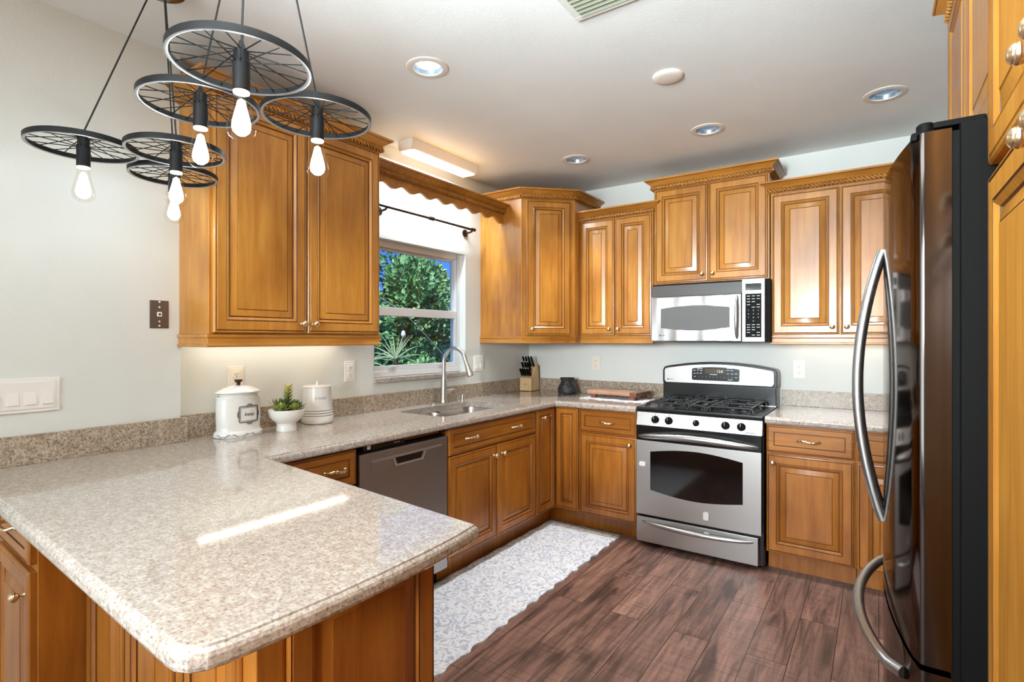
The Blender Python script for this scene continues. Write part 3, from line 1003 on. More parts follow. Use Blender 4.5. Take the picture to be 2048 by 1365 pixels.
# faucet
t = thing('faucet', 'tall brushed nickel pull-down faucet behind the sink', 'faucet', (-2.478, 2.785, CZ1), 0)
FYAW = R(-4)
M().prism(round_rect(-0.026, 0.026, -0.13, 0.13, 0.024), 0, 0.006, NICKEL).build('deck_plate', t, bev=0.002)
b = M().lathe([(.028, .006), (.027, .012), (.024, .03), (.0225, .10), (.0205, .16), (.0165, .185), (.0145, .20)], NICKEL, n=24)
b.build('faucet_body', t)
pts = [(0, 0, .19), (0, 0, .28)]
for i in range(0, 17):
    a = PI - PI * i / 16 * 0.9
    pts.append((0.095 + 0.095 * math.cos(a), 0.0, 0.285 + 0.095 * math.sin(a)))
M().tube(pts, .0135, NICKEL, 14).build('spout', t)
e = Vector(pts[-1]); dv = (Vector(pts[-1]) - Vector(pts[-2])).normalized()
b = M()
b.tube([e, e + dv * 0.012, e + dv * 0.016, e + dv * 0.07, e + dv * 0.125, e + dv * 0.13], .014, NICKEL, 16, radii=[.0145, .0145, .013, .0175, .0235, .021])
b.build('spray_head', t)
b = M().cyl((0, 0.018, 0.075), (0, 0.062, 0.078), 0.0165, NICKEL, 16)
b.tube([(0, .06, .078), (0.005, .085, .086), (0.018, .11, .078), (0.024, .122, .045), (0.025, .125, .012)], .007, NICKEL, 10, radii=[.012, .010, .008, .0065, .006])
b.build('side_lever', t)
t = M().lathe([(.018, 0), (.018, .004), (.014, .006), (.0135, .04), (.012, .045), (0, .046)], NICKEL, n=20).build('air_gap', loc=(-2.462, 2.968, CZ1))
tag(t, 'small brushed nickel cap on the deck right of the faucet', 'cap')
# ------------------------------------------------------------------ dishwasher (local x = world y, front at local y = 0 -> x = -1.925)
t = thing('dishwasher', 'grey stainless dishwasher under the worktop left of the sink base', 'dishwasher', (-1.925, 1.598, FL), R(90))
DWW = 0.594
M().box(0.004, DWW - 0.004, 0.03, 0.58, 0.09, 0.80, BLACK_MATT).build('tub', t)
b = M().box(0, DWW, 0, 0.028, 0.10, 0.812, STEEL_V, 0.004)
b.build('door_panel', t)
b = M()
z0, z1 = 0.712, 0.776
b.box(0.068, 0.205, -0.003, 0.0, z0, z1 - 0.008, STEEL_V, 0.001)
b.box(0.42, 0.548, -0.003, 0.0, z0, z1 - 0.008, STEEL_V, 0.001)
b.box(0.068, 0.548, -0.007, 0.0, z1 - 0.010, z1, STEEL, 0.002)
hd = b.build('handle_strip', t)
b = M()
b.add([(0.195, -0.004, z1 - 0.010), (0.43, -0.004, z1 - 0.010), (0.405, -0.004, z0 + 0.012), (0.215, -0.004, z0 + 0.012),
       (0.215, -0.0006, z1 - 0.012), (0.41, -0.0006, z1 - 0.012), (0.392, -0.0006, z0 + 0.02), (0.228, -0.0006, z0 + 0.02)],
      [(0, 1, 5, 4), (1, 2, 6, 5), (2, 3, 7, 6), (3, 0, 4, 7)], STEEL)
b.add([(0.215, -0.0006, z1 - 0.012), (0.41, -0.0006, z1 - 0.012), (0.392, -0.0006, z0 + 0.02), (0.228, -0.0006, z0 + 0.02)], [(0, 1, 2, 3)], BLACK)
b.build('pocket_grip', hd)
b = M().box(0.01, DWW - 0.01, 0.02, 0.10, 0.812, 0.822, BLACK_MATT)
b.box(0.03, 0.29, 0.014, 0.06, 0.822, 0.846, BLACK, 0.003)
b.build('control_strip', t)
b = M()
for i in range(3):
    b.lathe([(.003, 0), (.003, .001)], WHITE_INK, c=(0.225 + 0.014 * i, 0.013, 0.835), axis='-y', n=10)
b.build('control_dots', t)
M().box(0.055, 0.075, 0.012, 0.02, 0.826, 0.852, WHITE_PL, 0.002).build('mounting_clip', t)
M().box(0.32, 0.58, 0.05, 0.07, 0.824, 0.855, W_LOH).build('mounting_cleat', t, label='bare wooden cleat')
M().box(0.0, DWW, 0.082, 0.092, 0.0, 0.095, BLACK_MATT).build('kick_plate', t)

# ------------------------------------------------------------------ range (front plane y = 3.34)
t = thing('range', 'freestanding stainless gas range with five black knobs', 'stove', (-1.303, 3.34, FL))
RWD = 0.762
b = M().box(0.004, RWD - 0.004, 0.03, BW - 3.34 - 0.03, 0.02, 0.885, BLACK)
b.build('range_body', t, bev=0.003)
# storage drawer
M().box(0.004, RWD - 0.03, -0.012, 0.03, 0.030, 0.192, STEEL, 0.004).build('drawer', t)
dr = t.children[-1]
def bow(b, x0, x1, z, y0, out, drop, r, m, n=28, flat=1.0):
    pts, rad = [], []
    for i in range(n + 1):
        u = i / n
        s = math.sin(PI * u)
        pts.append((x0 + (x1 - x0) * u, y0 - out * (s ** 0.6), z + drop * s))
        rad.append(r * (0.35 + 0.65 * s ** 0.5))
    b.tube(pts, r, m, 12, radii=rad)
b = M()
bow(b, 0.045, RWD - 0.055, 0.163, -0.012, 0.042, -0.006, 0.0150, HANDLE_M)
b.build('drawer_handle', dr)
# oven door
b = M().box(0.004, RWD - 0.012, -0.010, 0.03, 0.208, 0.790, BLACK, 0.003)
od = b.build('oven_door', t)
b = M().box(0.004, RWD - 0.012, -0.016, -0.010, 0.208, 0.684, STEEL, 0.002)
b.build('steel_face', od)
pts = []
for i in range(25):
    u = i / 24
    pts.append((0.098 + 0.553 * u, 0.617 + 0.030 * math.sin(PI * u)))
for i in range(25):
    u = 1 - i / 24
    pts.append((0.098 + 0.553 * u, 0.372 - 0.030 * math.sin(PI * u)))
b = M().slab_y(pts, -0.0185, -0.014, DARKGLASS)
b.build('oven_window', od, bev=0.0008)
b = M()
bow(b, 0.022, RWD - 0.03, 0.710, -0.012, 0.052, 0.022, 0.0215, HANDLE_M)
b.build('oven_handle', od)
b = M()
for (bx, bz, hw, hh) in ((0.048, 0.533, 0.021, 0.014), (0.445, 0.268, 0.017, 0.024)):
    b.slab_y([(bx + p[0], bz + p[1]) for p in round_rect(-hw, hw, -hh, hh, 0.009, 4)], -0.028, -0.016, WHITE_PL)
b.build('child_lock_latch', od, bev=0.002)
b = M().slab_y([(0.447 + p[0], 0.150 + p[1]) for p in round_rect(-0.017, 0.017, -0.02, 0.02, 0.009, 4)], -0.022, -0.012, WHITE_PL)
b.build('child_lock_catch', dr, bev=0.002)
# control panel, sloping back
b = M()
b.add([(0.003, -0.014, 0.780), (RWD - 0.008, -0.014, 0.780), (RWD - 0.008, 0.004, 0.866), (0.003, 0.004, 0.866), (0.003, 0.04, 0.78), (RWD - 0.008, 0.04, 0.78), (RWD - 0.008, 0.04, 0.866), (0.003, 0.04, 0.866)],
      [(0, 1, 2, 3), (0, 4, 5, 1), (3, 2, 6, 7), (0, 3, 7, 4), (1, 5, 6, 2)], STEEL)
cp = b.build('control_panel', t, bev=0.002)
def knob_r(x, z, r):
    y = -0.014 + (z - 0.78) / 0.086 * 0.018
    k = M().lathe([(r * 1.05, 0), (r * 1.05, .003), (r * .92, .006), (r * .86, .018), (r * .80, .022), (0, .023)], BLACK_MATT, c=(x, y, z), axis='-y', n=22)
    k.box(x - r * .24, x + r * .24, y - .031, y - .018, z - r * .82, z + r * 1.05, BLACK_MATT, 0.002)
    k.box(x - .0012, x + .0012, y - .0316, y - .030, z + r * .2, z + r * 1.0, WHITE_INK)
    k.build('burner_knob', cp)
for kx, kr in ((0.127, .0235), (0.214, .0235), (0.382, .0185), (0.553, .0235), (0.641, .0235)):
    knob_r(kx, 0.822, kr)
b = M()
for kx in (0.127, 0.214, 0.553, 0.641):
    for i in range(7):
        a = R(-30 + 40 * i)
        b.box(kx + 0.034 * math.cos(a) - .001, kx + 0.034 * math.cos(a) + .001, -0.0125, 0.002, 0.822 + 0.034 * math.sin(a) - .001, 0.822 + 0.034 * math.sin(a) + .001, GREY_INK)
b.box(0.66, 0.72, -0.0128, -0.010, 0.79, 0.794, GREY_INK)
b.build('dial_marks', cp)
# cooktop
b = M().box(0.0, RWD - 0.004, -0.004, 0.50, 0.868, 0.896, BLACK, 0.006)
ck = b.build('cooktop', t)
b = M()
for bx, by, br in ((0.19, 0.13, .045), (0.19, 0.37, .036), (0.57, 0.13, .05), (0.57, 0.37, .036), (0.38, 0.25, .04)):
    b.lathe([(br * 1.5, 0), (br * 1.4, .004), (br, .008), (br, .016), (br * .8, .022), (0, .023)], IRON, c=(bx, by, 0.896), n=20)
b.build('burners', ck)
def grate(x0, x1):
    b = M()
    y0, y1, zt = 0.02, 0.48, 0.928
    r = 0.0065
    def bar(pts):
        b.tube(pts, r, IRON, 6)
    for yy in (y0, 0.25, y1):
        bar([(x0, yy, 0.900), (x0 + .01, yy, zt - .006), (x0 + .03, yy, zt), (x1 - .03, yy, zt), (x1 - .01, yy, zt - .006), (x1, yy, 0.900)])
    for xx in (x0 + 0.02, x1 - 0.02):
        bar([(xx, y0, 0.900), (xx, y0 + .005, zt - .004), (xx, y0 + .02, zt), (xx, y1 - .02, zt), (xx, y1 - .005, zt - .004), (xx, y1, 0.900)])
    xc = (x0 + x1) / 2
    for yc in (0.13, 0.37):
        for dx in (-1, 1):
            bar([(xc + dx * (x1 - x0 - .04) / 2, yc, zt), (xc + dx * 0.05, yc, zt), (xc + dx * 0.028, yc, zt - .004)])
            bar([(xc + dx * 0.05, yc - 0.11, zt), (xc + dx * 0.05, yc - 0.05, zt), (xc + dx * 0.03, yc - .025, zt - .004)])
            bar([(xc + dx * 0.05, yc + 0.11, zt), (xc + dx * 0.05, yc + 0.05, zt), (xc + dx * 0.03, yc + .025, zt - .004)])
    b.build('grate', ck, smooth=60)
grate(0.055, 0.318)
grate(0.324, 0.432)
grate(0.438, 0.705)
# backguard
b = M().box(0.006, RWD - 0.01, 0.502, BW - 3.34 - 0.012, 0.86, 1.02, BLACK, 0.006)
b.box(0.006, RWD - 0.01, 0.492, 0.51, 0.892, 0.900, STEEL)
bg = b.build('backguard', t)
def arch(x0, x1, z0, zs, rise, c=0.03, n=26):
    p = [(x0 + .012, z0), (x1 - .012, z0), (x1, z0 + .02), (x1, zs - c)]
    p.append((x1 - c * .25, zs - c * .3))
    for i in range(n + 1):
        u = i / n
        p.append((x1 - c * .8 - (x1 - x0 - 1.6 * c) * u, zs + rise * (1 - (2 * u - 1) ** 2)))
    p.append((x0 + c * .25, zs - c * .3))
    p += [(x0, zs - c), (x0, z0 + .02)]
    return p
b = M().slab_y(arch(0.0, RWD - 0.004, 1.005, 1.140, 0.036), 0.515, 0.63, BLACK)
b.build('console_housing', bg, bev=0.004)
cs = M().slab_y(arch(0.014, RWD - 0.020, 1.022, 1.130, 0.034, 0.022), 0.503, 0.52, STEEL)
cs = cs.build('console_face', bg, bev=0.004)
pnl = [(0.220, 1.048), (0.520, 1.046), (0.528, 1.054), (0.530, 1.122)]
pnl += [(0.528 - 0.308 * i / 16, 1.130 + 0.012 * (1 - (2 * i / 16 - 1) ** 2)) for i in range(17)]
pnl += [(0.214, 1.122), (0.213, 1.056)]
dp = M().slab_y(pnl, 0.4985, 0.505, BLACK).build('display_panel', bg, bev=0.001)
yy = 0.4978
M().box(0.303, 0.435, yy, 0.4985, 1.096, 1.128, plain('amber_display', (72, 56, 26), 0.25)).build('display_window', dp)
b = M()
AMB = emit('lit_amber_digits', (206, 190, 96), 0.5)
put_text(b, '12:0', 0.024, AMB, lambda x, y: (0.402 + x, yy - .0006, 1.112 + y))
b.build('clock_digits', dp)
b = M()
for i in range(10):
    put_text(b, '1234567890'[i], 0.011, WHITE_INK, lambda x, y, i=i: (0.262 + 0.0245 * i + x, yy, 1.072 + y))
for (bx, bz, bw) in ((.232, 1.116, .016), (.256, 1.118, .013), (.278, 1.116, .014), (.232, 1.095, .012), (.252, 1.097, .014), (.276, 1.097, .015), (.234, 1.072, .012),
                     (.268, 1.130, .036), (.455, 1.122, .018), (.480, 1.122, .015), (.455, 1.098, .014), (.482, 1.098, .016), (.508, 1.100, .016), (.508, 1.074, .015), (.36, 1.090, .05), (.47, 1.058, .03), (.465, 1.136, .036)):
    b.box(bx - bw / 2, bx + bw / 2, yy, yy + .0008, bz - .0022, bz + .0022, WHITE_INK)
b.build('key_legends', dp)
b = M().lathe([(.006, 0), (.006, .0006)], GREY_INK, c=(0.042, 0.5025, 1.046), axis='-y', n=16)
b.box(0.052, 0.082, 0.502, 0.503, 1.044, 1.048, GREY_INK)
b.build('round_badge', cs)
for fx in (0.03, RWD - 0.04):
    for fy in (0.08, 0.55):
        M().lathe([(.018, 0), (.018, .02)], BLACK_MATT, c=(fx, fy, 0), n=12).build('levelling_foot', t)

# ------------------------------------------------------------------ microwave (front y = 3.585)
t = thing('microwave', 'stainless over-the-range microwave with black keypad', 'microwave', (-1.290, 3.585, 1.337))
MWW, MH = 0.742, 0.393
M().box(0.0, MWW, 0.012, BW - 3.585 - 0.002, 0.0, MH - 0.002, BLACK_MATT).build('microwave_body', t, bev=0.003)
b = M()
b.add([(0.0, -0.008, 0.306), (0.583, -0.008, 0.306), (0.583, 0.006, MH - 0.012), (0.0, 0.006, MH - 0.012), (0.0, 0.02, 0.306), (0.583, 0.02, 0.306), (0.583, 0.02, MH - 0.012), (0.0, 0.02, MH - 0.012)],
      [(0, 1, 2, 3), (0, 4, 5, 1), (3, 2, 6, 7), (0, 3, 7, 4), (1, 5, 6, 2)], VENTGREY)
b.build('vent_cover', t)
b = M().box(0.0, 0.583, -0.022, 0.012, 0.002, 0.304, STEEL_MW, 0.008)
md = b.build('door', t)
pts = [(0.072 + 0.442 * i / 24, 0.222 + 0.018 * math.sin(PI * i / 24)) for i in range(25)] + [(0.514 - 0.442 * i / 24, 0.093 - 0.018 * math.sin(PI * i / 24)) for i in range(25)]
M().slab_y(pts, -0.0235, -0.018, MWGLASS).build('door_window', md, bev=0.0006)
b = M()
pts, rad = [], []
for i in range(19):
    u = i / 18
    s = math.sin(PI * u)
    pts.append((0.558, -0.020 - 0.034 * s ** 0.5, 0.022 + 0.268 * u))
    rad.append(0.0125 * (0.5 + 0.5 * s ** 0.4))
b.tube(pts, .012, HANDLE_M, 12, radii=rad)
b.build('door_handle', md)
b = M().lathe([(.006, 0), (.006, .0006)], GREY_INK, c=(0.066, -0.022, 0.044), axis='-y', n=16)
b.box(0.078, 0.098, -0.0226, -0.022, 0.042, 0.046, GREY_INK)
b.box(0.465, 0.508, -0.0226, -0.022, 0.043, 0.046, GREY_INK)
b.build('badge_print', md)
b = M().box(0.586, 0.716, -0.020, 0.012, 0.002, MH - 0.002, STEEL, 0.003)
kp = b.build('control_column', t)
b = M().box(0.606, 0.698, -0.0215, -0.019, 0.320, 0.363, DARKGLASS)
b.box(0.606, 0.698, -0.0215, -0.019, 0.030, 0.300, BLACK_MATT)
b.build('keypad', kp)
b = M()
rows = ['123', '456', '789']
for j, rr in enumerate(rows):
    for i, ch in enumerate(rr):
        put_text(b, ch, 0.012, WHITE_INK, lambda x, y, i=i, j=j: (0.624 + 0.028 * i + x, -0.0219, 0.196 - 0.022 * j + y))
put_text(b, '0', 0.012, WHITE_INK, lambda x, y: (0.652 + x, -0.0219, 0.130 + y))
for j, z in enumerate((0.285, 0.268, 0.250, 0.232, 0.216, 0.108, 0.092, 0.076, 0.060, 0.044)):
    for i in range(3):
        if (j + i) % 5 == 4:
            continue
        b.box(0.615 + 0.028 * i, 0.633 + 0.028 * i, -0.0219, -0.0214, z - .0018, z + .0018, WHITE_INK)
b.build('key_legends', kp)

# ------------------------------------------------------------------ refrigerator (front faces -x; local x runs toward the camera, local y into the wall)
FY0, FY1, FBX = 1.330, 2.240, 0.1285
t = thing('refrigerator', 'dark stainless french-door refrigerator with bowed handles', 'refrigerator', (FBX, FY1, FL), R(-90))
FW = FY1 - FY0
M().box(0.004, FW - 0.002, 0.0, RW - FBX - 0.02, 0.03, 1.755, BLACK_MATT).build('fridge_body', t, bev=0.004)
def front_x(y):            # local depth of the bowed front at local x
    u = (y - FW / 2) / (FW / 2)
    return -(FBX - 0.064) - 0.054 * (1 - u * u)
def bowed(x0, x1, z0, z1, m, back=-0.012, n=18, rr=0.012):
    P = []
    xs = [x0 + (x1 - x0) * i / n for i in range(n + 1)]
    P.append((x0, front_x(x0) + rr))
    P.append((x0 + rr * .3, front_x(x0) + rr * .3))
    for x in xs:
        if x - x0 > rr and x1 - x > rr or (x - x0 > rr and x1 - x > rr):
            P.append((x, front_x(x)))
    P.append((x1 - rr * .3, front_x(x1) + rr * .3))
    P.append((x1, front_x(x1) + rr))
    P.append((x1, back))
    P.append((x0, back))
    return M().prism(P, z0, z1, m)
ZF0 = 0.692
d1 = bowed(0.002, FW / 2 - 0.003, ZF0, 1.745, FRIDGE_M).build('far_door', t, smooth=30)
d2 = bowed(FW / 2 + 0.003, FW - 0.002, ZF0, 1.745, FRIDGE_M).build('near_door', t, smooth=30)
d3 = bowed(0.002, FW - 0.002, 0.075, ZF0 - 0.012, FRIDGE_M).build('freezer_drawer', t, smooth=30)
M().box(0.01, FW - 0.01, 0.0, 0.04, 0.02, 0.07, BLACK_MATT).build('toe_grille', t)
M().box(0.006, FW - 0.006, -0.013, 0.001, 0.08, 1.74, BLACK_MATT).build('door_gasket', t)
def vhandle(xc, parent):
    pts, rad = [], []
    for i in range(31):
        u = i / 30
        s = math.sin(PI * u)
        pts.append((xc, front_x(xc) - 0.001 - 0.058 * s ** 0.85, 0.852 + 0.722 * u))
    b = M().tube(pts, .0125, HANDLE_M, 12, flat=1.0)
    b.build('door_handle', parent)
vhandle(FW / 2 - 0.040, d1)
vhandle(FW / 2 + 0.040, d2)
pts = []
for i in range(31):
    u = i / 30
    s = math.sin(PI * u)
    xx = 0.085 + (FW - 0.175) * u
    pts.append((xx, front_x(xx) - 0.001 - 0.056 * s ** 0.45, 0.622))
M().tube(pts, .0135, HANDLE_M, 12).build('drawer_handle', d3)
b = M().box(FW - 0.075, FW - 0.015, -0.075, -0.02, 1.735, 1.752, BLACK_MATT, 0.004)
b.lathe([(.016, 0), (.016, .018), (.012, .022), (0, .022)], BLACK_MATT, c=(FW - 0.045, -0.05, 1.752), n=18)
b.box(FW - 0.075, FW - 0.01, -0.04, 0.04, 1.752, 1.765, BLACK_MATT, 0.004)
b.build('hinge_cover', t)
b = M().box(0.015, 0.075, -0.075, 0.04, 1.748, 1.765, BLACK_MATT, 0.004)
b.build('hinge_cover', t)
# ------------------------------------------------------------------ pendant lamps made of wheels
def chandelier(label, canopy, wheels):
    t = thing('wheel_chandelier', label, 'chandelier', (canopy[0], canopy[1], CT), 0, 'wheel chandeliers over the peninsula')
    M().lathe([(.0, -.026), (.060, -.026), (.068, -.022), (.070, -.014), (.070, 0)], CHROME, n=36).build('canopy', t)
    for (x, y, z, rad) in wheels:
        lx, ly, lz = x - canopy[0], y - canopy[1], z - CT
        w = bpy.data.objects.new('wheel', None)
        COL.objects.link(w)
        w.parent = t
        w.location = (lx, ly, lz)
        # rim: flat band with a paler rolled lower edge
        b = M()
        n = 64
        prof = [(rad - .008, -.003), (rad - .004, -.005), (rad + .0005, -.004), (rad + .001, .012), (rad - .001, .014), (rad - .0035, .012), (rad - .006, .003)]
        vs, fs = [], []
        for i in range(n):
            a = 2 * PI * i / n
            vs += [(r * math.cos(a), r * math.sin(a), h) for r, h in prof]
        k = len(prof)
        for j in range(k):
            q = [(i * k + j, ((i + 1) % n) * k + j, ((i + 1) % n) * k + (j + 1) % k, i * k + (j + 1) % k) for i in range(n)]
            b.add(vs, q, RIM_EDGE if j in (0, 1) else LAMPBLACK)
        b.build('rim', w, smooth=50)
        b = M()
        for i in range(22):
            a = 2 * PI * i / 22 + 0.1
            a2 = a + (0.2 if i % 2 else -0.2)
            zz = .030 if i % 2 else .002
            b.tube([(.0145 * math.cos(a2), .0145 * math.sin(a2), zz), ((rad - .005) * math.cos(a), (rad - .005) * math.sin(a), .004)], .0015, LAMPBLACK, 6)
        b.build('spokes', w)
        b = M().lathe([(.0165, 0.004), (.0165, 0.008), (.0185, .006), (.0185, .003), (.0185, -.060), (.0170, -.062), (0, -.062)][::-1], LAMPBLACK, n=24)
        b.lathe([(.0165, .004), (.0165, .030), (.009, .038), (.004, .055), (0, .056)], LAMPBLACK, n=20)
        b.build('lamp_socket', w)
        b = M().lathe([(.0175, -.0665), (.0178, -.062)], BULBBASE, n=24)
        b.build('bulb_collar', w)
        prof = [(.0165, -.064), (.0165, -.074), (.018, -.086), (.022, -.104), (.0275, -.126), (.0305, -.140), (.0312, -.148), (.030, -.157), (.026, -.165), (.018, -.1715), (.008, -.1745), (.0015, -.176)]
        bu = M().lathe(prof[::-1], BULBGLASS, n=28).build('bulb', w, smooth=80)
        b = M().lathe([(0, -.164), (.009, -.162), (.0175, -.154), (.0205, -.144), (.0195, -.133), (.0155, -.115), (.011, -.098), (.008, -.084), (0, -.078)], FILAMENT, n=20)
        b.build('filament', w, smooth=80)
        # cord from the wheel hub to the canopy
        e = Vector((lx, ly, lz + .05))
        u = Vector((lx, ly, 0)).normalized() * 0.03
        M().tube([e, Vector((u.x, u.y, -.027))], .0026, CORDM, 8).build('cord', t)
        pl = light('pendant_bulb_light', 'POINT', (0, 0, -.135), 2.1, (0.64, 0.85, 1.0), 0.022)
        pl.parent = w
    return t
chandelier('chandelier of three black spoked wheels nearest the camera, over the bar end', (-1.225, 0.715),
           [(-1.207, .663, 1.987, .15), (-1.549, .736, 2.004, .15), (-1.341, .961, 1.995, .15)])
chandelier('chandelier of three black wheels farther back, its bulbs against the white wall', (-2.035, .84),
           [(-2.117, .644, 1.974, .148), (-1.867, .812, 1.957, .141), (-2.168, .935, 1.964, .143)])

# ------------------------------------------------------------------ ceiling fittings
def can(x, y, on, label):
    t = thing('recessed_light', label, 'ceiling light', (x, y, CT), 0, 'recessed ceiling lights')
    M().lathe([(.064, -.001), (.066, -.006), (.078, -.007), (.092, -.004), (.094, 0), (.064, 0)], CAN_TRIM, n=40, mats=[CAN_TRIM] * 5).build('trim_ring', t)
    b = M()
    prof = [(.066, -.002), (.062, .018), (.058, .022), (.057, .044)]
    b.lathe(prof, CAN_IN, n=36, mats=[CAN_IN, CAN_TRIM, CAN_IN])
    b.build('reflector', t)
    M().lathe([(0, .040), (.056, .040), (.0565, .044), (0, .044)], LENS_ON if on else LENS_DIM, n=36).build('lamp_lens', t)
    if on is not None:
        light('recessed_lamp', 'SPOT', (x, y, CT - 0.01), on if on else 70, (1, .99, .97), 0.05).data.spot_size = R(84)
can(-1.669, 1.767, 40, 'brightly lit recessed ceiling light nearest the fluorescent fixture, left end')
can(-1.694, 3.241, 0, 'small recessed ceiling light above the corner wall cabinet')
can(-0.821, 3.209, 0, 'recessed ceiling light above the microwave')
can(0.025, 3.242, 0, 'recessed ceiling light near the refrigerator')
o = tag(M().lathe([(0.0, -.016), (.045, -.0155), (.062, -.012), (.069, -.006), (.070, 0), (0, 0)], plain('ceiling_cap', (222, 212, 202), 0.5), n=40).build('ceiling_cap', loc=(-0.805, 2.453, CT), smooth=50),
        'round blank white cover cap in the middle of the ceiling', 'ceiling cap')
t = thing('air_register', 'white louvred air register in the ceiling at top of view', 'air vent', (-0.79, 1.66, CT))
b = M()
for (x0, x1, y0, y1) in ((-.155, .155, .13, .16), (-.155, .155, -.16, -.13), (-.155, -.125, -.13, .13), (.125, .155, -.13, .13)):
    b.box(x0, x1, y0, y1, -.014, 0, VENTM, 0.003)
b.build('register_frame', t)
b = M()
for i in range(11):
    y = -.118 + .0236 * i
    b.add([(-.125, y, -.004), (.125, y, -.004), (.125, y + .017, -.018), (-.125, y + .017, -.018), (-.125, y + .0015, -.003), (.125, y + .0015, -.003), (.125, y + .0185, -.017), (-.125, y + .0185, -.017)],
          [(0, 1, 2, 3), (4, 7, 6, 5), (0, 4, 5, 1), (2, 6, 7, 3), (0, 3, 7, 4), (1, 5, 6, 2)], VENTD)
b.build('louvres', t)
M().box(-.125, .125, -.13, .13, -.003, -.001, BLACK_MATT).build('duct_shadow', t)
t = thing('fluorescent_fixture', 'white fluorescent strip light on the ceiling above the window valance', 'ceiling light', (-2.38, 2.64, CT))
pr = [(-.062, 0), (-.062, -.03), (-.055, -.058), (-.046, -.068), (.046, -.068), (.055, -.058), (.062, -.03), (.062, 0)]
b = M()
vs = [(x, -.318, z) for x, z in pr] + [(x, .318, z) for x, z in pr]
n = len(pr)
b.add(vs, [(i, (i + 1) % n, n + (i + 1) % n, n + i) for i in range(n)] + [list(range(n))[::-1], list(range(n, 2 * n))], WHITE_PL)
b.build('housing', t, bev=0.002)
M().box(-.052, .052, -.296, .296, -.0745, -.066, TUBE_ON, 0.004).build('tube_cover', t)

# curtain rod over the window
t = thing('curtain_rod', 'thin dark bronze curtain rod above the window, behind the valance', 'curtain rod', (-2.475, 0, 2.165))
b = M().cyl((0, 2.20, 0), (0, 2.66, 0), .0095, BRONZE, 14)
b.cyl((0, 2.66, 0), (0, 3.09, -.002), .0080, BRONZE, 14)
b.cyl((0, 3.09, 0), (0, 3.125, 0), .012, BRONZE, 14)
b.cyl((0, 2.16, 0), (0, 2.20, 0), .012, BRONZE, 14)
b.build('rod', t)
b = M()
for q in (-.016, 0, .016):
    b.lathe([(.010, -.003), (.014, -.002), (.014, .002), (.010, .003)], BRONZE, c=(0, 2.66 + q, 0), axis='y', n=16)
b.build('coupling', t)
for y in (2.26, 3.095):
    b = M().cyl((-.073, y, -.02), (-.066, y, -.02), .027, BRONZE, 24)
    b.tube([(-.07, y, -.02), (-.03, y, -.02), (-.008, y, -.016), (0, y, -.010)], .007, BRONZE, 10)
    b.build('bracket', t)

# ------------------------------------------------------------------ wall plates (local -y is the outward face)
def outlet(label, loc, rz, w=.072, h=.117, m=None, kind='duplex', frame=True):
    m = m or WHITE_PL
    t = thing('wall_outlet' if kind == 'duplex' else 'light_switch', label, 'outlet' if kind == 'duplex' else 'light switch', loc, rz, 'outlets and switches')
    b = M()
    if frame:
        b.slab_y([(-w / 2, -h / 2), (w / 2, -h / 2), (w / 2, h / 2), (-w / 2, h / 2)], -.006, 0, m)
        q = .012
        b.slab_y([(-w / 2 + q, -h / 2 + q), (w / 2 - q, -h / 2 + q), (w / 2 - q, h / 2 - q), (-w / 2 + q, h / 2 - q)], -.0085, -.006, m)
    else:
        b.slab_y([(-w / 2, -h / 2), (w / 2, -h / 2), (w / 2, h / 2), (-w / 2, h / 2)], -.005, 0, m)
    b.build('cover_plate', t, bev=.002)
    if kind == 'duplex':
        for s in (-1, 1):
            b = M().slab_y([(p[0], p[1] + s * .020) for p in round_rect(-.016, .016, -.0145, .0145, .010, 4)], -.0105, -.008, m)
            f = b.build('receptacle', t, bev=.0005)
            b = M()
            b.box(-.0075, -.0055, -.0112, -.010, s * .020 - .001, s * .020 + .007, INK)
            b.box(.0055, .0072, -.0112, -.010, s * .020, s * .020 + .006, INK)
            b.lathe([(.0024, 0), (.0024, .0011)], INK, c=(0, -.0103, s * .020 - .007), axis='-y', n=10)
            b.build('slots', f)
        M().lathe([(.003, 0), (.0028, .001), (0, .0012)], CAN_TRIM, c=(0, -.0085, 0), axis='-y', n=10).build('screw', t)
    return t
def rocker(t, x, w=.030, h=.062):
    b = M()
    pr = [(-.006, -h / 2), (-.0125, -h / 2), (-.0095, 0), (-.0068, h / 2), (-.006, h / 2)]
    vs = [(x - w / 2, y, z) for y, z in pr] + [(x + w / 2, y, z) for y, z in pr]
    b.add(vs, [(i, (i + 1) % 5, 5 + (i + 1) % 5, 5 + i) for i in range(5)] + [(4, 3, 2, 1, 0), (5, 6, 7, 8, 9)], WHITE_PL)
    b.build('rocker', t, smooth=0)
    g = M()
    e = .0012
    g.box(x - w / 2 - e, x + w / 2 + e, -.0062, -.0055, -h / 2 - e, h / 2 + e, CERAMIC_GREY)
    g.build('rocker_gap', t, smooth=0)
outlet('white wall outlet behind the lidded canister', (LW, 1.372, 1.166), R(90), m=CREAM_PL)
outlet('white wall outlet between textured canister and window', (LW, 2.043, 1.167), R(90))
t = outlet('two-gang white switch plate right of the window near the corner', (LW, 3.266, 1.167), R(90), .118, .118, kind='switch')
rocker(t, -.024)
rocker(t, .024)
outlet('ivory wall outlet on the range wall left of the range', (-1.901, BW, 1.159), 0, m=CREAM_PL)
outlet('ivory wall outlet on the range wall right of the range', (-0.433, BW, 1.155), 0, m=CREAM_PL)
t = outlet('white multi-gang rocker switch plate on the near wall', (LWN, 0.578, 1.157), R(90), .214, .122, kind='switch')
for i in range(4):
    rocker(t, -.072 + i * .0475 + .001, .030, .066)
t = thing('phone_jack', 'dark grey metal telephone wall plate left of the wall cabinet', 'wall jack', (LWN, 1.016, 1.460), R(90))
PLATE = plain('grey_metal_plate', (112, 106, 102), 0.4, 0.8)
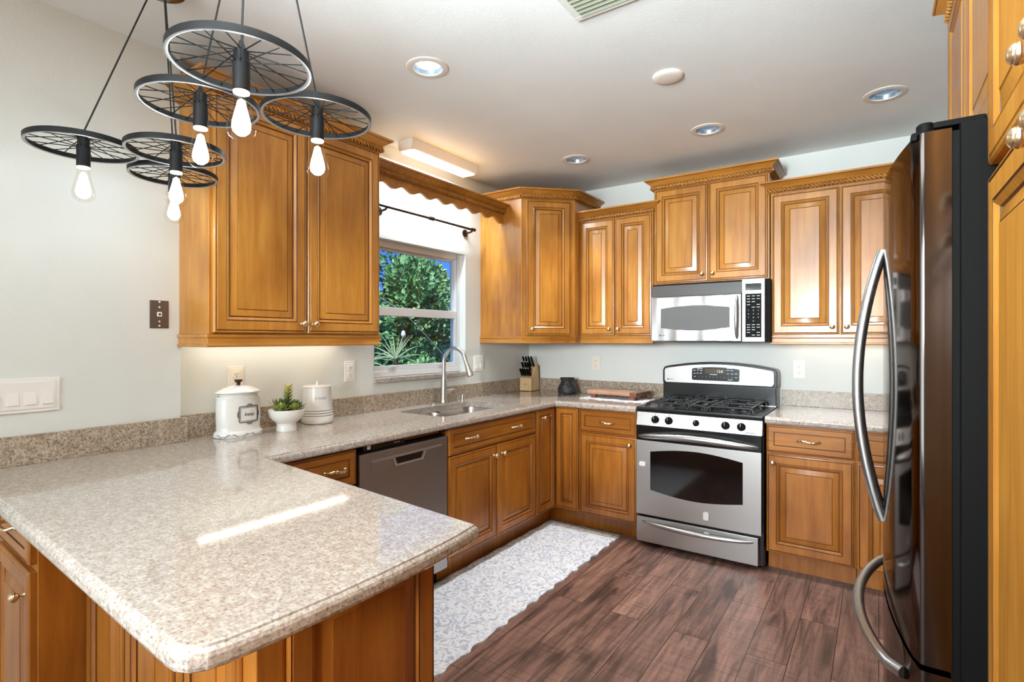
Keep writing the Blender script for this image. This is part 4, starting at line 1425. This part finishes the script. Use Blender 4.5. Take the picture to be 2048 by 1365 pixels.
M().slab_y([(-.036, -.058), (.036, -.058), (.036, .058), (-.036, .058)], -.004, 0, PLATE).build('cover_plate', t, bev=.001)
M().box(-.009, .009, -.007, -.003, -.009, .010, WHITE_PL, .001).build('jack', t)
b = M().box(-.004, .004, -.0076, -.0066, -.004, .004, INK)
b.build('jack_hole', t)
b = M()
for z in (.052, .03, -.03, -.048):
    b.lathe([(.004, 0), (.0035, .0018), (0, .002)], ALU, c=(0, -.004, z), axis='-y', n=12)
b.build('screws', t)
# ------------------------------------------------------------------ things on the worktop
# tall oval canister with a dark knob
CX, CY = -2.424, 1.318
t = thing('canister', 'oval white ceramic canister with the word keep and a dark bronze lid knob', 'canister', (CX, CY, CZ1), R(90) - R(4))
# local x along the wall, -y toward the room
OA, OB = 0.098, 0.072
def oval(z):
    if z < .004: return 1.05
    if z < .022: return 1.09 - .02 * (z - .004) / .018
    if z < .032: return 1.05 - .09 * (z - .022) / .010
    return 0.96 + .02 * math.sin((z - .032) / .15 * PI)
b = M()
lv = [0, .004, .012, .020, .026, .032, .05, .075, .10, .13, .16, .172, .178, .182]
prof = [(oval(z) if z < .17 else {.172: .955, .178: .985, .182: .965}[z], z) for z in lv]
prof += [(.88, .182), (.86, .16)]
b.lathe([(r * OA, z) for r, z in prof], CERAMIC, n=48, sy=OB / OA)
b.build('canister_body', t, smooth=50)
def on_oval(x, z, lift=.0012):
    """map a flat mark centred at local x onto the front of the body"""
    a = -PI / 2 + x / (OA * .96)
    r = oval(z) if z < .18 else .96
    return ((OA * r + lift) * math.cos(a) * 1.0, (OB * r + lift) * math.sin(a), z)
lab = M()
XC, ZC = .018, .103
def oline(pts, r=.0012, closed=True):
    P = []
    n = len(pts)
    for i in range(n if closed else n - 1):
        p, q = pts[i], pts[(i + 1) % n]
        k = max(1, int(math.hypot(q[0] - p[0], q[1] - p[1]) / .006))
        for j in range(k):
            P.append(on_oval(XC + p[0] + (q[0] - p[0]) * j / k, ZC + p[1] + (q[1] - p[1]) * j / k))
    lab.tube(P, r, INK, 5, closed=closed)
oline(round_rect(-.046, .046, -.036, .036, .007, 3), .0016)
oline(round_rect(-.040, .040, -.030, .030, .002, 2), .0008)
for sx, sz, w_, h_ in ((0, .036, .014, .010), (0, -.036, .014, .010), (-.046, 0, .007, .015), (.046, 0, .007, .015)):
    for k in (1.0, .62):
        pts = []
        for i in range(13):
            a = PI * i / 12
            if sx == 0:
                pts.append((w_ * k * math.cos(a), sz + math.copysign(h_ * k * math.sin(a), sz)))
            else:
                pts.append((sx + math.copysign(w_ * k * math.sin(a), sx), h_ * k * math.cos(a)))
        P = [on_oval(XC + p[0], ZC + p[1]) for p in pts]
        lab.tube(P, .0009, INK, 5)
put_text(lab, 'keep', .024, INK, lambda x, y: on_oval(XC + x + y * .2, ZC + y))
lab.build('printed_label', t)
b = M()
for i in range(8):
    x0 = -.125 + .035 * i
    pts = []
    for j in range(15):
        a = j / 14
        pts.append(on_oval(x0 + .032 * a, .012 + .005 * math.sin(2 * PI * a + (i % 2) * PI), .001))
    b.tube(pts, .0011, BLUEINK, 5, radii=[.0004 + .0016 * math.sin(PI * j / 14) for j in range(15)])
b.build('scroll_border', t)
b = M().lathe([(.84 * OA, .178), (.86 * OA, .192), (.95 * OA, .196), (1.0 * OA, .199), (1.0 * OA, .203), (.9 * OA, .208), (.62 * OA, .221), (.4 * OA, .228), (.18 * OA, .231), (0, .231)], CERAMIC, n=48, sy=OB / OA)
lid = b.build('lid', t, smooth=50)
b = M().lathe([(.009, .228), (.007, .236), (.008, .242), (.017, .250), (.0185, .254), (.016, .257), (0, .258)], BRONZE, n=22)
b.build('lid_knob', lid)

# second canister, round, ribbed base
t = thing('canister', 'round white canister with grey ribs near the base and engraved lettering', 'canister', (-2.446, 1.752, CZ1), R(90) + R(-36))
b = M()
prof = [(0, 0), (.072, 0), (.080, .006), (.0832, .018), (.0832, .034), (.0818, .040), (.0790, .0412), (.0790, .0450), (.0815, .0462), (.0812, .053), (.0785, .0542), (.0785, .0580), (.0803, .0592), (.0798, .066), (.0772, .0672), (.0772, .0710), (.0788, .0722), (.0765, .10), (.0735, .14), (.0712, .178), (.0705, .188), (.068, .188), (.066, .17), (0, .17)]
prof = [(r * .98, z) for r, z in prof]
cols = [CERAMIC] * (len(prof) - 1)
for i, (r, z) in enumerate(prof[:-1]):
    if any(abs(z - q) < .0006 for q in (.0412, .0542, .0672)):
        cols[i] = CERAMIC_GREY
b.lathe(prof, CERAMIC, n=48, mats=cols)
b.build('canister_body', t, smooth=40)
b = M()
def on_cyl(x, z):
    r = (.0765 + (.0735 - .0765) * (z - .10) / .04) * .98 + .0003
    a = -PI / 2 + x / r
    return (r * math.cos(a), r * math.sin(a), z)
put_text(b, 'create', .024, CERAMIC_GREY, lambda x, y: on_cyl(x + .018 + y * .2, .137 + y))
b.build('engraved_word', t)
b = M().lathe([(0, .1885), (.070, .1885), (.0722, .1915), (.0715, .195), (.06, .1975), (.02, .199), (0, .199)], CERAMIC, n=44)
lid = b.build('lid', t, smooth=40)
M().lathe([(.0065, .198), (.0055, .206), (.0065, .214), (.004, .218), (0, .2185)], CERAMIC, n=16).build('lid_knob', lid)

# succulent bowl
t = thing('succulent_planter', 'white footed bowl planted with small green succulents between two canisters', 'planter', (-2.362, 1.520, CZ1))
b = M().lathe([(0, 0), (.046, 0), (.0475, .004), (.0455, .02), (.0445, .036), (.050, .043), (.066, .056), (.077, .073), (.0825, .094), (.0835, .103), (.0815, .1045), (.079, .100), (.070, .09), (0, .088)], CERAMIC, n=44)
b.build('footed_bowl', t, smooth=50)
M().lathe([(0, .088), (.0775, .090), (.06, .096), (.03, .099), (0, .1)], plain('potting_soil', (70, 58, 40), 0.9), n=26).build('soil', t)
LEAF_D = plain('succulent_dark_green', (74, 96, 52), 0.45)
LEAF_L = plain('succulent_lime', (176, 172, 70), 0.45)
LEAF_M = plain('succulent_olive', (122, 132, 62), 0.45)
rng = random.Random(3)
def blade(b, base, d, L, wd, th, m, curl=.25):
    base, d = Vector(base), Vector(d).normalized()
    up = Vector((0, 0, 1))
    side = d.cross(up)
    side = side.normalized() if side.length > .05 else Vector((1, 0, 0))
    nn = side.cross(d).normalized()
    vs, fs = [], []
    k = 7
    for i in range(k):
        u = i / (k - 1)
        wv = wd * (0.45 + .55 * math.sin(PI * min(1, u * .9 + .12))) * (1 - u ** 4) + .0003
        p = base + d * (L * u) + nn * (curl * L * u * u)
        hh = th * (1 - u * .8)
        vs += [p - side * wv, p - nn * hh, p + side * wv, p + nn * hh * .4]
    for i in range(k - 1):
        fs += [(i * 4 + j, i * 4 + (j + 1) % 4, (i + 1) * 4 + (j + 1) % 4, (i + 1) * 4 + j) for j in range(4)]
    fs += [(0, 1, 2, 3)]
    b.add(vs, fs, m)
def rosette(c, rad, tiers, m, m2, wd, tilt0=.15):
    b = M()
    for k in range(tiers):
        nl = 9 - k
        el = tilt0 + (1.25 - tilt0) * k / max(1, tiers - 1)
        L = rad * (1 - .12 * k)
        for i in range(nl):
            a = 2 * PI * (i + .5 * (k % 2)) / nl + rng.uniform(-.1, .1)
            d = (math.cos(a) * math.cos(el), math.sin(a) * math.cos(el), math.sin(el))
            blade(b, (c[0], c[1], c[2] + .003 * k), d, L, wd, wd * .45, m if k < tiers - 1 else m2)
    return b
rosette((.030, -.048, .100), .052, 4, LEAF_M, LEAF_L, .0105).build('rosette_succulent', t, smooth=60)
rosette((-.005, .048, .100), .058, 4, LEAF_D, LEAF_M, .0105).build('rosette_succulent', t, smooth=60)
rosette((-.012, -.018, .100), .078, 5, LEAF_D, LEAF_D, .0065, .45).build('spiky_succulent', t, smooth=60)
rosette((.048, .012, .098), .046, 4, LEAF_M, LEAF_M, .010).build('rosette_succulent', t, smooth=60)
b = M()
b.tube([(-.012, .012, .095), (-.014, .014, .14), (-.012, .018, .205)], .003, LEAF_M, 7)
for k in range(11):
    z = .118 + .0085 * k
    for i in range(4):
        a = 2 * PI * i / 4 + k * .8
        el = .38
        blade(b, (-.013, .014 + .0004 * k, z), (math.cos(a) * math.cos(el), math.sin(a) * math.cos(el), math.sin(el)), .034, .0062, .0028, LEAF_M if k < 7 else LEAF_L, .35)
b.build('stemmed_succulent', t, smooth=60)

# knife block
BLOCKW = wood('pale_block_wood', (226, 196, 152), (206, 170, 122), rough=.4, blotch=.25)
KA = R(3)
t = thing('knife_block', 'pale wooden slanted knife block in the worktop corner', 'knife block', (-2.470, 3.872, CZ1), KA)
b = M()
sp = [(-.072, 0), (.064, 0), (.085, .018), (.050, .215), (.022, .228), (-.032, .130), (-.072, .112)]
vs = [(-.055, y, z) for y, z in sp] + [(.055, y, z) for y, z in sp]
n = len(sp)
b.add(vs, [(i, (i + 1) % n, n + (i + 1) % n, n + i) for i in range(n)] + [list(range(n))[::-1], list(range(n, 2 * n))], BLOCKW)
b.build('block', t, bev=.003)
b = M().box(-.017, .017, -.0728, -.072, .058, .0615, INK)
b.build('printed_mark', t)
M().box(-.0552, .0552, -.0722, .064, -.0, .004, BLACK_MATT).build('rubber_base', t)
def knife(loc, L, w_, label, grp='knives in the block'):
    o = thing('kitchen_knife', label, 'knife', loc, KA, grp)
    b = M()
    dv = Vector((0, -.52, .854))
    nv = Vector((0, .854, .52))
    pts = [dv * (.012 + (L - .012) * i / 8) + nv * (.003 * math.sin(PI * i / 8)) for i in range(9)]
    b.tube(pts, w_, BLACK_MATT, 10, radii=[w_ * (.8 + .2 * math.sin(PI * (.2 + .7 * i / 8))) for i in range(9)], flat=.62)
    b.build('handle', o, smooth=50)
    e = pts[-1]
    c = M().tube([e - dv * .001, e + dv * .004], w_ * .7, ALU, 10, flat=.62)
    c.build('butt_cap', o)
    M().tube([dv * .0015, dv * .014], w_ * .6, NICKEL, 8, flat=.45).build('bolster', o)
    return o
rot = Matrix.Rotation(KA, 3, 'Z')
def kp(x, y, z):
    v = rot @ Vector((x, y, z))
    return (-2.470 + v.x, 3.872 + v.y, CZ1 + v.z)
for i in range(5):
    knife(kp(-.042 + .0205 * i, -.050, .1225), .085, .0098, 'black steak knife handle, %s in the low front row of the knife block' % ('leftmost', 'second from left', 'middle one', 'second from right', 'rightmost')[i])
for i in range(3):
    knife(kp(-.038 + .028 * i, -.018, .1640), .10, .0112, 'black knife handle in the middle row of the block, %s' % ('leftmost', 'centre one', 'rightmost')[i])
for i in range(4):
    knife(kp(-.040 + .0265 * i, .006, .2005), .112, .0115, 'long black knife handle in the highest row of the block, %s' % ('leftmost', 'second from left', 'second from right', 'rightmost')[i])

# stone mortar
t = M()
m_, nt, bs = new_mat('dark_speckled_stone')
v1 = node(nt, 'ShaderNodeTexVoronoi', Scale=170.0)
nt.links.new(coords(nt, rnd=False), v1.inputs['Vector'])
rr = ramp(nt, v1.outputs['Color'], [(.15, (18, 19, 20)), (.7, (36, 38, 40)), (.9, (104, 106, 108))])
nt.links.new(rr.outputs[0], bs.inputs['Base Color'])
bs.inputs['Roughness'].default_value = .5
bump(nt, bs, v1.outputs['Distance'], .4, .004)
t.lathe([(0, 0), (.068, 0), (.075, .006), (.0775, .022), (.076, .045), (.067, .070), (.055, .088), (.050, .098), (.053, .112), (.060, .126), (.059, .130), (.053, .128), (.046, .10), (.03, .06), (0, .055)], m_, n=40)
tag(t.build('stone_mortar', loc=(-2.075, 3.820, CZ1), smooth=50), 'dark speckled stone mortar beside the knife block', 'mortar')

# towel under the cutting board
m_, nt, bs = new_mat('lace_cloth')
v1 = node(nt, 'ShaderNodeTexVoronoi', Scale=60.0)
nt.links.new(coords(nt, rnd=False), v1.inputs['Vector'])
rr = ramp(nt, v1.outputs['Distance'], [(.2, (244, 244, 248)), (.7, (214, 214, 220))])
nt.links.new(rr.outputs[0], bs.inputs['Base Color'])
bs.inputs['Roughness'].default_value = .9
b = M()
TX0, TX1, TY0, TY1 = -1.835, -1.335, 3.555, 3.80
nx, ny = 90, 30
vs = []
for j in range(ny + 1):
    for i in range(nx + 1):
        u, v = i / nx, j / ny
        ed = min(u, 1 - u, v, 1 - v)
        x = TX0 + (TX1 - TX0) * u
        y = TY0 + (TY1 - TY0) * v + .01 * math.sin(u * 40) * (1 if j == 0 else 0) + .012 * math.sin(u * 5 + 1)
        z = CZ1 + .0038 + .0022 * math.sin(u * 23 + v * 9) * math.sin(v * 17 + u * 5) + (.002 * math.sin(u * 60) if ed < .05 else 0)
        vs.append((x, y, z))
vs2 = [(x, y, CZ1 + .0008) for x, y, z in vs]
k = nx + 1
fs = [(j * k + i, j * k + i + 1, (j + 1) * k + i + 1, (j + 1) * k + i) for j in range(ny) for i in range(nx)]
b.add(vs, fs, m_)
b.add(vs2, [f[::-1] for f in fs], m_)
rim = [i for i in range(k)] + [j * k + nx for j in range(1, ny + 1)] + [ny * k + i for i in range(nx - 1, -1, -1)] + [j * k for j in range(ny - 1, 0, -1)]
q = len(rim)
b.add([vs[i] for i in rim] + [vs2[i] for i in rim], [(i, (i + 1) % q, q + (i + 1) % q, q + i) for i in range(q)], m_)
tag(b.build('kitchen_towel', smooth=60), 'thin white lace cloth spread under the cutting board', 'cloth')
# cutting board on feet
BOARDW = wood('board_walnut', (206, 168, 138), (166, 122, 94), vertical=False, rough=.4)
BOARDD = wood('board_edge_dark', (136, 88, 64), (96, 58, 40), vertical=False, rough=.4)
t = thing('cutting_board', 'wooden footed cutting board on a white cloth left of the range', 'cutting board', (-1.600, 3.735, CZ1 + .0063), R(-6))
b = M().box(-.20, .205, -.115, .115, .027, .054, BOARDW, .004)
b.build('board', t)
b = M().box(.150, .206, -.1155, .1155, .0265, .0545, BOARDD, .004)
b.build('end_band', t, label='darker end band')
for fx in (-.15, .165):
    for fy in (-.095, .085):
        M().box(fx - .02, fx + .02, fy - .015, fy + .015, 0, .027, BOARDD, .003).build('foot', t)
M().box(-.232, -.20, -.02, .02, .034, .050, BOARDD, .004).build('handle_block', t)

# ------------------------------------------------------------------ rug
m_, nt, bs = new_mat('floral_rug')
tc = nt.nodes.new('ShaderNodeTexCoord')
nz = node(nt, 'ShaderNodeTexNoise', Scale=14.0, Detail=2.0)
nt.links.new(tc.outputs['Object'], nz.inputs['Vector'])
vm = node(nt, 'ShaderNodeVectorMath', operation='MULTIPLY_ADD')
vm.inputs[1].default_value = (.09, .09, .0)
nt.links.new(nz.outputs['Color'], vm.inputs[0])
nt.links.new(tc.outputs['Object'], vm.inputs[2])
va = node(nt, 'ShaderNodeTexVoronoi', Scale=7.2, Randomness=.95)
vb = node(nt, 'ShaderNodeTexVoronoi', Scale=30.0)
vc = node(nt, 'ShaderNodeTexVoronoi', Scale=64.0)
for q in (va, vb, vc):
    q.voronoi_dimensions = '2D'
    nt.links.new(vm.outputs[0], q.inputs['Vector'])
ra = ramp(nt, va.outputs['Distance'], [(.0, (204, 210, 222)), (.07, (204, 210, 222)), (.11, (252, 252, 255)), (.19, (252, 252, 255)), (.23, (196, 202, 214)), (.26, (196, 202, 214)), (.30, (252, 252, 255)), (1.0, (252, 252, 255))])
sel = ramp(nt, va.outputs['Color'], [(.42, (0, 0, 0)), (.46, (255, 255, 255))])
rb = ramp(nt, vb.outputs['Distance'], [(.0, (206, 212, 222)), (.14, (216, 221, 230)), (.26, (255, 255, 255)), (.56, (255, 255, 255)), (.66, (228, 231, 238))])
rc = ramp(nt, vc.outputs['Color'], [(.25, (196, 202, 212)), (.34, (255, 255, 255))])
base = (240, 245, 252)
c = mixc(nt, .95, base, rb.outputs[0], 'MULTIPLY')
c = mixc(nt, .7, c, rc.outputs[0], 'MULTIPLY')
c2 = mixc(nt, 1.0, base, ra.outputs[0], 'MULTIPLY')
dist = ramp(nt, va.outputs['Distance'], [(.30, (255, 255, 255)), (.34, (0, 0, 0))])
fac = node(nt, 'ShaderNodeMath', operation='MULTIPLY')
nt.links.new(sel.outputs[0], fac.inputs[0])
nt.links.new(dist.outputs[0], fac.inputs[1])
c = mixc(nt, fac.outputs[0], c, c2)
nt.links.new(c, bs.inputs['Base Color'])
bs.inputs['Roughness'].default_value = .95
bump(nt, bs, vb.outputs['Distance'], .2, .003)
RUGM = m_
m_, nt, bs = new_mat('rug_border')
vb = node(nt, 'ShaderNodeTexVoronoi', Scale=34.0)
nt.links.new(coords(nt, rnd=False), vb.inputs['Vector'])
rb = ramp(nt, vb.outputs['Distance'], [(.1, (120, 116, 112)), (.4, (196, 190, 182)), (.7, (150, 146, 140))])
nt.links.new(rb.outputs[0], bs.inputs['Base Color'])
bs.inputs['Roughness'].default_value = .95
RUGB = m_
b = M()
RX0, RX1, RY0, RY1 = -1.988, -1.440, 1.14, 3.405
nx, ny = 24, 240
vs = []
for j in range(ny + 1):
    v = j / ny
    y = RY0 + (RY1 - RY0) * v
    xr = RX1 + .007 * math.sin(y * 44) + .004 * math.sin(y * 71 + 1)
    xl = RX0 + .006 * math.sin(y * 31 + 2)
    for i in range(nx + 1):
        u = i / nx
        lift = .004 + .003 * math.sin(y * 44 + 1) * (1 if u > .93 else .15)
        vs.append((xl + (xr - xl) * u, y, FL + .004 + max(0, lift)))
k = nx + 1
for j in range(ny):
    for i in range(nx):
        border = i < 2 or j >= ny - 9
        b.add([vs[j * k + i], vs[j * k + i + 1], vs[(j + 1) * k + i + 1], vs[(j + 1) * k + i]], [(0, 1, 2, 3)], RUGB if border else RUGM)
rim = [i for i in range(k)] + [j * k + nx for j in range(1, ny + 1)] + [ny * k + i for i in range(nx - 1, -1, -1)] + [j * k for j in range(ny - 1, 0, -1)]
q = len(rim)
b.add([vs[i] for i in rim] + [(vs[i][0], vs[i][1], FL + .0005) for i in rim], [(i, (i + 1) % q, q + (i + 1) % q, q + i) for i in range(q)], RUGM)
tag(b.build('runner_rug', smooth=60), 'white floral runner rug on the dark floor in front of the sink', 'rug')

# ------------------------------------------------------------------ outside the window
m_, nt, bs = new_mat('garden_soil')
n1 = node(nt, 'ShaderNodeTexNoise', Scale=5.0, Detail=6.0)
nt.links.new(coords(nt, rnd=False), n1.inputs['Vector'])
rr = ramp(nt, n1.outputs[0], [(.35, (52, 62, 36)), (.65, (96, 100, 62))])
nt.links.new(rr.outputs[0], bs.inputs['Base Color'])
bs.inputs['Roughness'].default_value = .95
struct(M().box(-16, LW - 0.16, -4, 16, -.2, -.1, m_).build('ground_outside', smooth=0))
def leaf_mat(name, a, bb_):
    m, nt, bs = new_mat(name)
    oi = node(nt, 'ShaderNodeNewGeometry')
    rr = ramp(nt, oi.outputs['Random Per Island'], [(.0, a), (1.0, bb_)])
    nt.links.new(rr.outputs[0], bs.inputs['Base Color'])
    bs.inputs['Roughness'].default_value = .55
    return m
HEDGE = leaf_mat('hedge_leaf', (70, 128, 92), (160, 205, 140))
BARK = plain('bark', (84, 66, 50), .9)
def bush(name, label, c, rx, ry, rz, n, seed, group):
    rg = random.Random(seed)
    t = thing(name, label, 'tree', (c[0], c[1], -.1), 0, group)
    b = M()
    h = c[2] + .1
    b.tube([(0, 0, 0), (.03, .02, h * .5), (0, 0, h)], .06, BARK, 8, radii=[.08, .06, .03])
    for i in range(6):
        a = i * 1.05
        b.tube([(0, 0, h * .5), (.4 * rx * math.cos(a), .4 * ry * math.sin(a), h * .8), (.7 * rx * math.cos(a), .7 * ry * math.sin(a), h + .2 * rz)], .02, BARK, 5)
    b.build('trunk', t)
    b = M()
    lumps = []
    for i in range(26):
        a, e = rg.uniform(0, 2 * PI), math.asin(rg.uniform(-.95, 1))
        lumps.append((Vector((rx * .74 * math.cos(a) * math.cos(e), ry * .74 * math.sin(a) * math.cos(e), h + rz * .8 * math.sin(e))), rg.uniform(.26, .40) * min(rx, ry)))
    vs, fs = [], []
    for i in range(n):
        p0, r0 = lumps[rg.randrange(len(lumps))]
        d = Vector((rg.gauss(0, 1), rg.gauss(0, 1), rg.gauss(0, 1))).normalized()
        p = p0 + d * r0 * rg.uniform(.8, 1.06)
        if p.z < .05:
            continue
        q = (d + Vector((rg.uniform(-.8, .8), rg.uniform(-.8, .8), rg.uniform(-.3, .9)))).normalized()
        sd = q.cross(d)
        sd = sd.normalized() if sd.length > .05 else Vector((1, 0, 0))
        L, wv = rg.uniform(.06, .105), rg.uniform(.020, .034)
        nn = sd.cross(q) * .008
        o = len(vs)
        vs += [p, p + q * L * .5 + sd * wv + nn, p + q * L, p + q * L * .5 - sd * wv + nn]
        fs += [(o, o + 1, o + 2), (o, o + 2, o + 3)]
    b.add(vs, fs, HEDGE)
    b.build('foliage', t, smooth=0)
G = 'hedge trees outside the window'
bush('hedge_tree', 'bright green leafy tree filling the left of the window view', (-5.5, 4.85, 1.35), .95, .85, 1.40, 13000, 1, G)
bush('hedge_tree', 'bright green leafy tree in the middle of the window view', (-5.9, 5.95, 1.25), .9, .8, 1.36, 13000, 2, G)
bush('hedge_tree', 'leafy tree at the right side of the window view', (-6.2, 6.95, 1.05), .9, .8, 1.22, 10000, 3, G)
bush('hedge_shrub', 'dark dense shrub low in the window behind the spiky plants', (-5.0, 5.3, .45), .6, 1.6, .75, 11000, 4, G)
SPIKE = leaf_mat('spiky_leaf', (140, 168, 128), (196, 206, 172))
def spiky(label, x, y, z, n, L, seed, tall):
    rg = random.Random(seed)
    t = thing('spiky_plant', label, 'plant', (x, y, -.1), 0, 'spiky plants outside the window')
    M().tube([(0, 0, 0), (.01, 0, z * .5), (0, 0, z + .1)], .02, BARK, 7).build('stem', t)
    b = M()
    for i in range(n):
        a = 2 * PI * i / n + rg.uniform(-.2, .2)
        el = rg.uniform(.15, 1.35)
        d = Vector((math.cos(a) * math.cos(el), math.sin(a) * math.cos(el), math.sin(el)))
        l = L * rg.uniform(.75, 1.1)
        pts = [Vector((0, 0, z + .1)) + d * (l * u) + Vector((0, 0, -.35 * l * u * u * math.cos(el))) for u in (0, .25, .5, .75, 1)]
        b.tube(pts, .006, SPIKE, 5, radii=[.007, .0075, .006, .004, .0008], flat=.4)
    b.build('leaves', t, smooth=60)
spiky('pale spiky plant in the lower middle of the window', -4.05, 3.82, 1.148, 26, .34, 5, True)
spiky('pale spiky plant half hidden at the lower left corner of the window', -3.95, 3.34, 1.13, 26, .34, 6, False)
t = thing('string_light', 'small white string-light bulb hanging outside the window', 'string light', (-3.96, 3.84, 0))
b = M().tube([(0, -1.44, 2.15), (0, -.6, 1.877), (0, 0, 1.63), (0, .42, 1.325), (0, .9, .953)], .004, ALU, 6)
b.build('wire', t, smooth=60)
M().tube([(0, 0, 1.63), (0, 0, 1.48)], .002, CORDM, 6).build('drop_cord', t)
M().lathe([(.012, 1.44), (.014, 1.45), (.014, 1.48), (.006, 1.485)], CORDM, n=14).build('bulb_socket', t)
M().lathe([(0, 1.372), (.014, 1.376), (.024, 1.395), (.022, 1.415), (.013, 1.44)], WHITE_PL, n=18).build('bulb', t, smooth=60)
struct(M().box(-2.95, -2.85, 4.02, 4.10, -.1, 2.9, plain('weathered_post', (86, 92, 96), .7), .01).build('trim_1'))
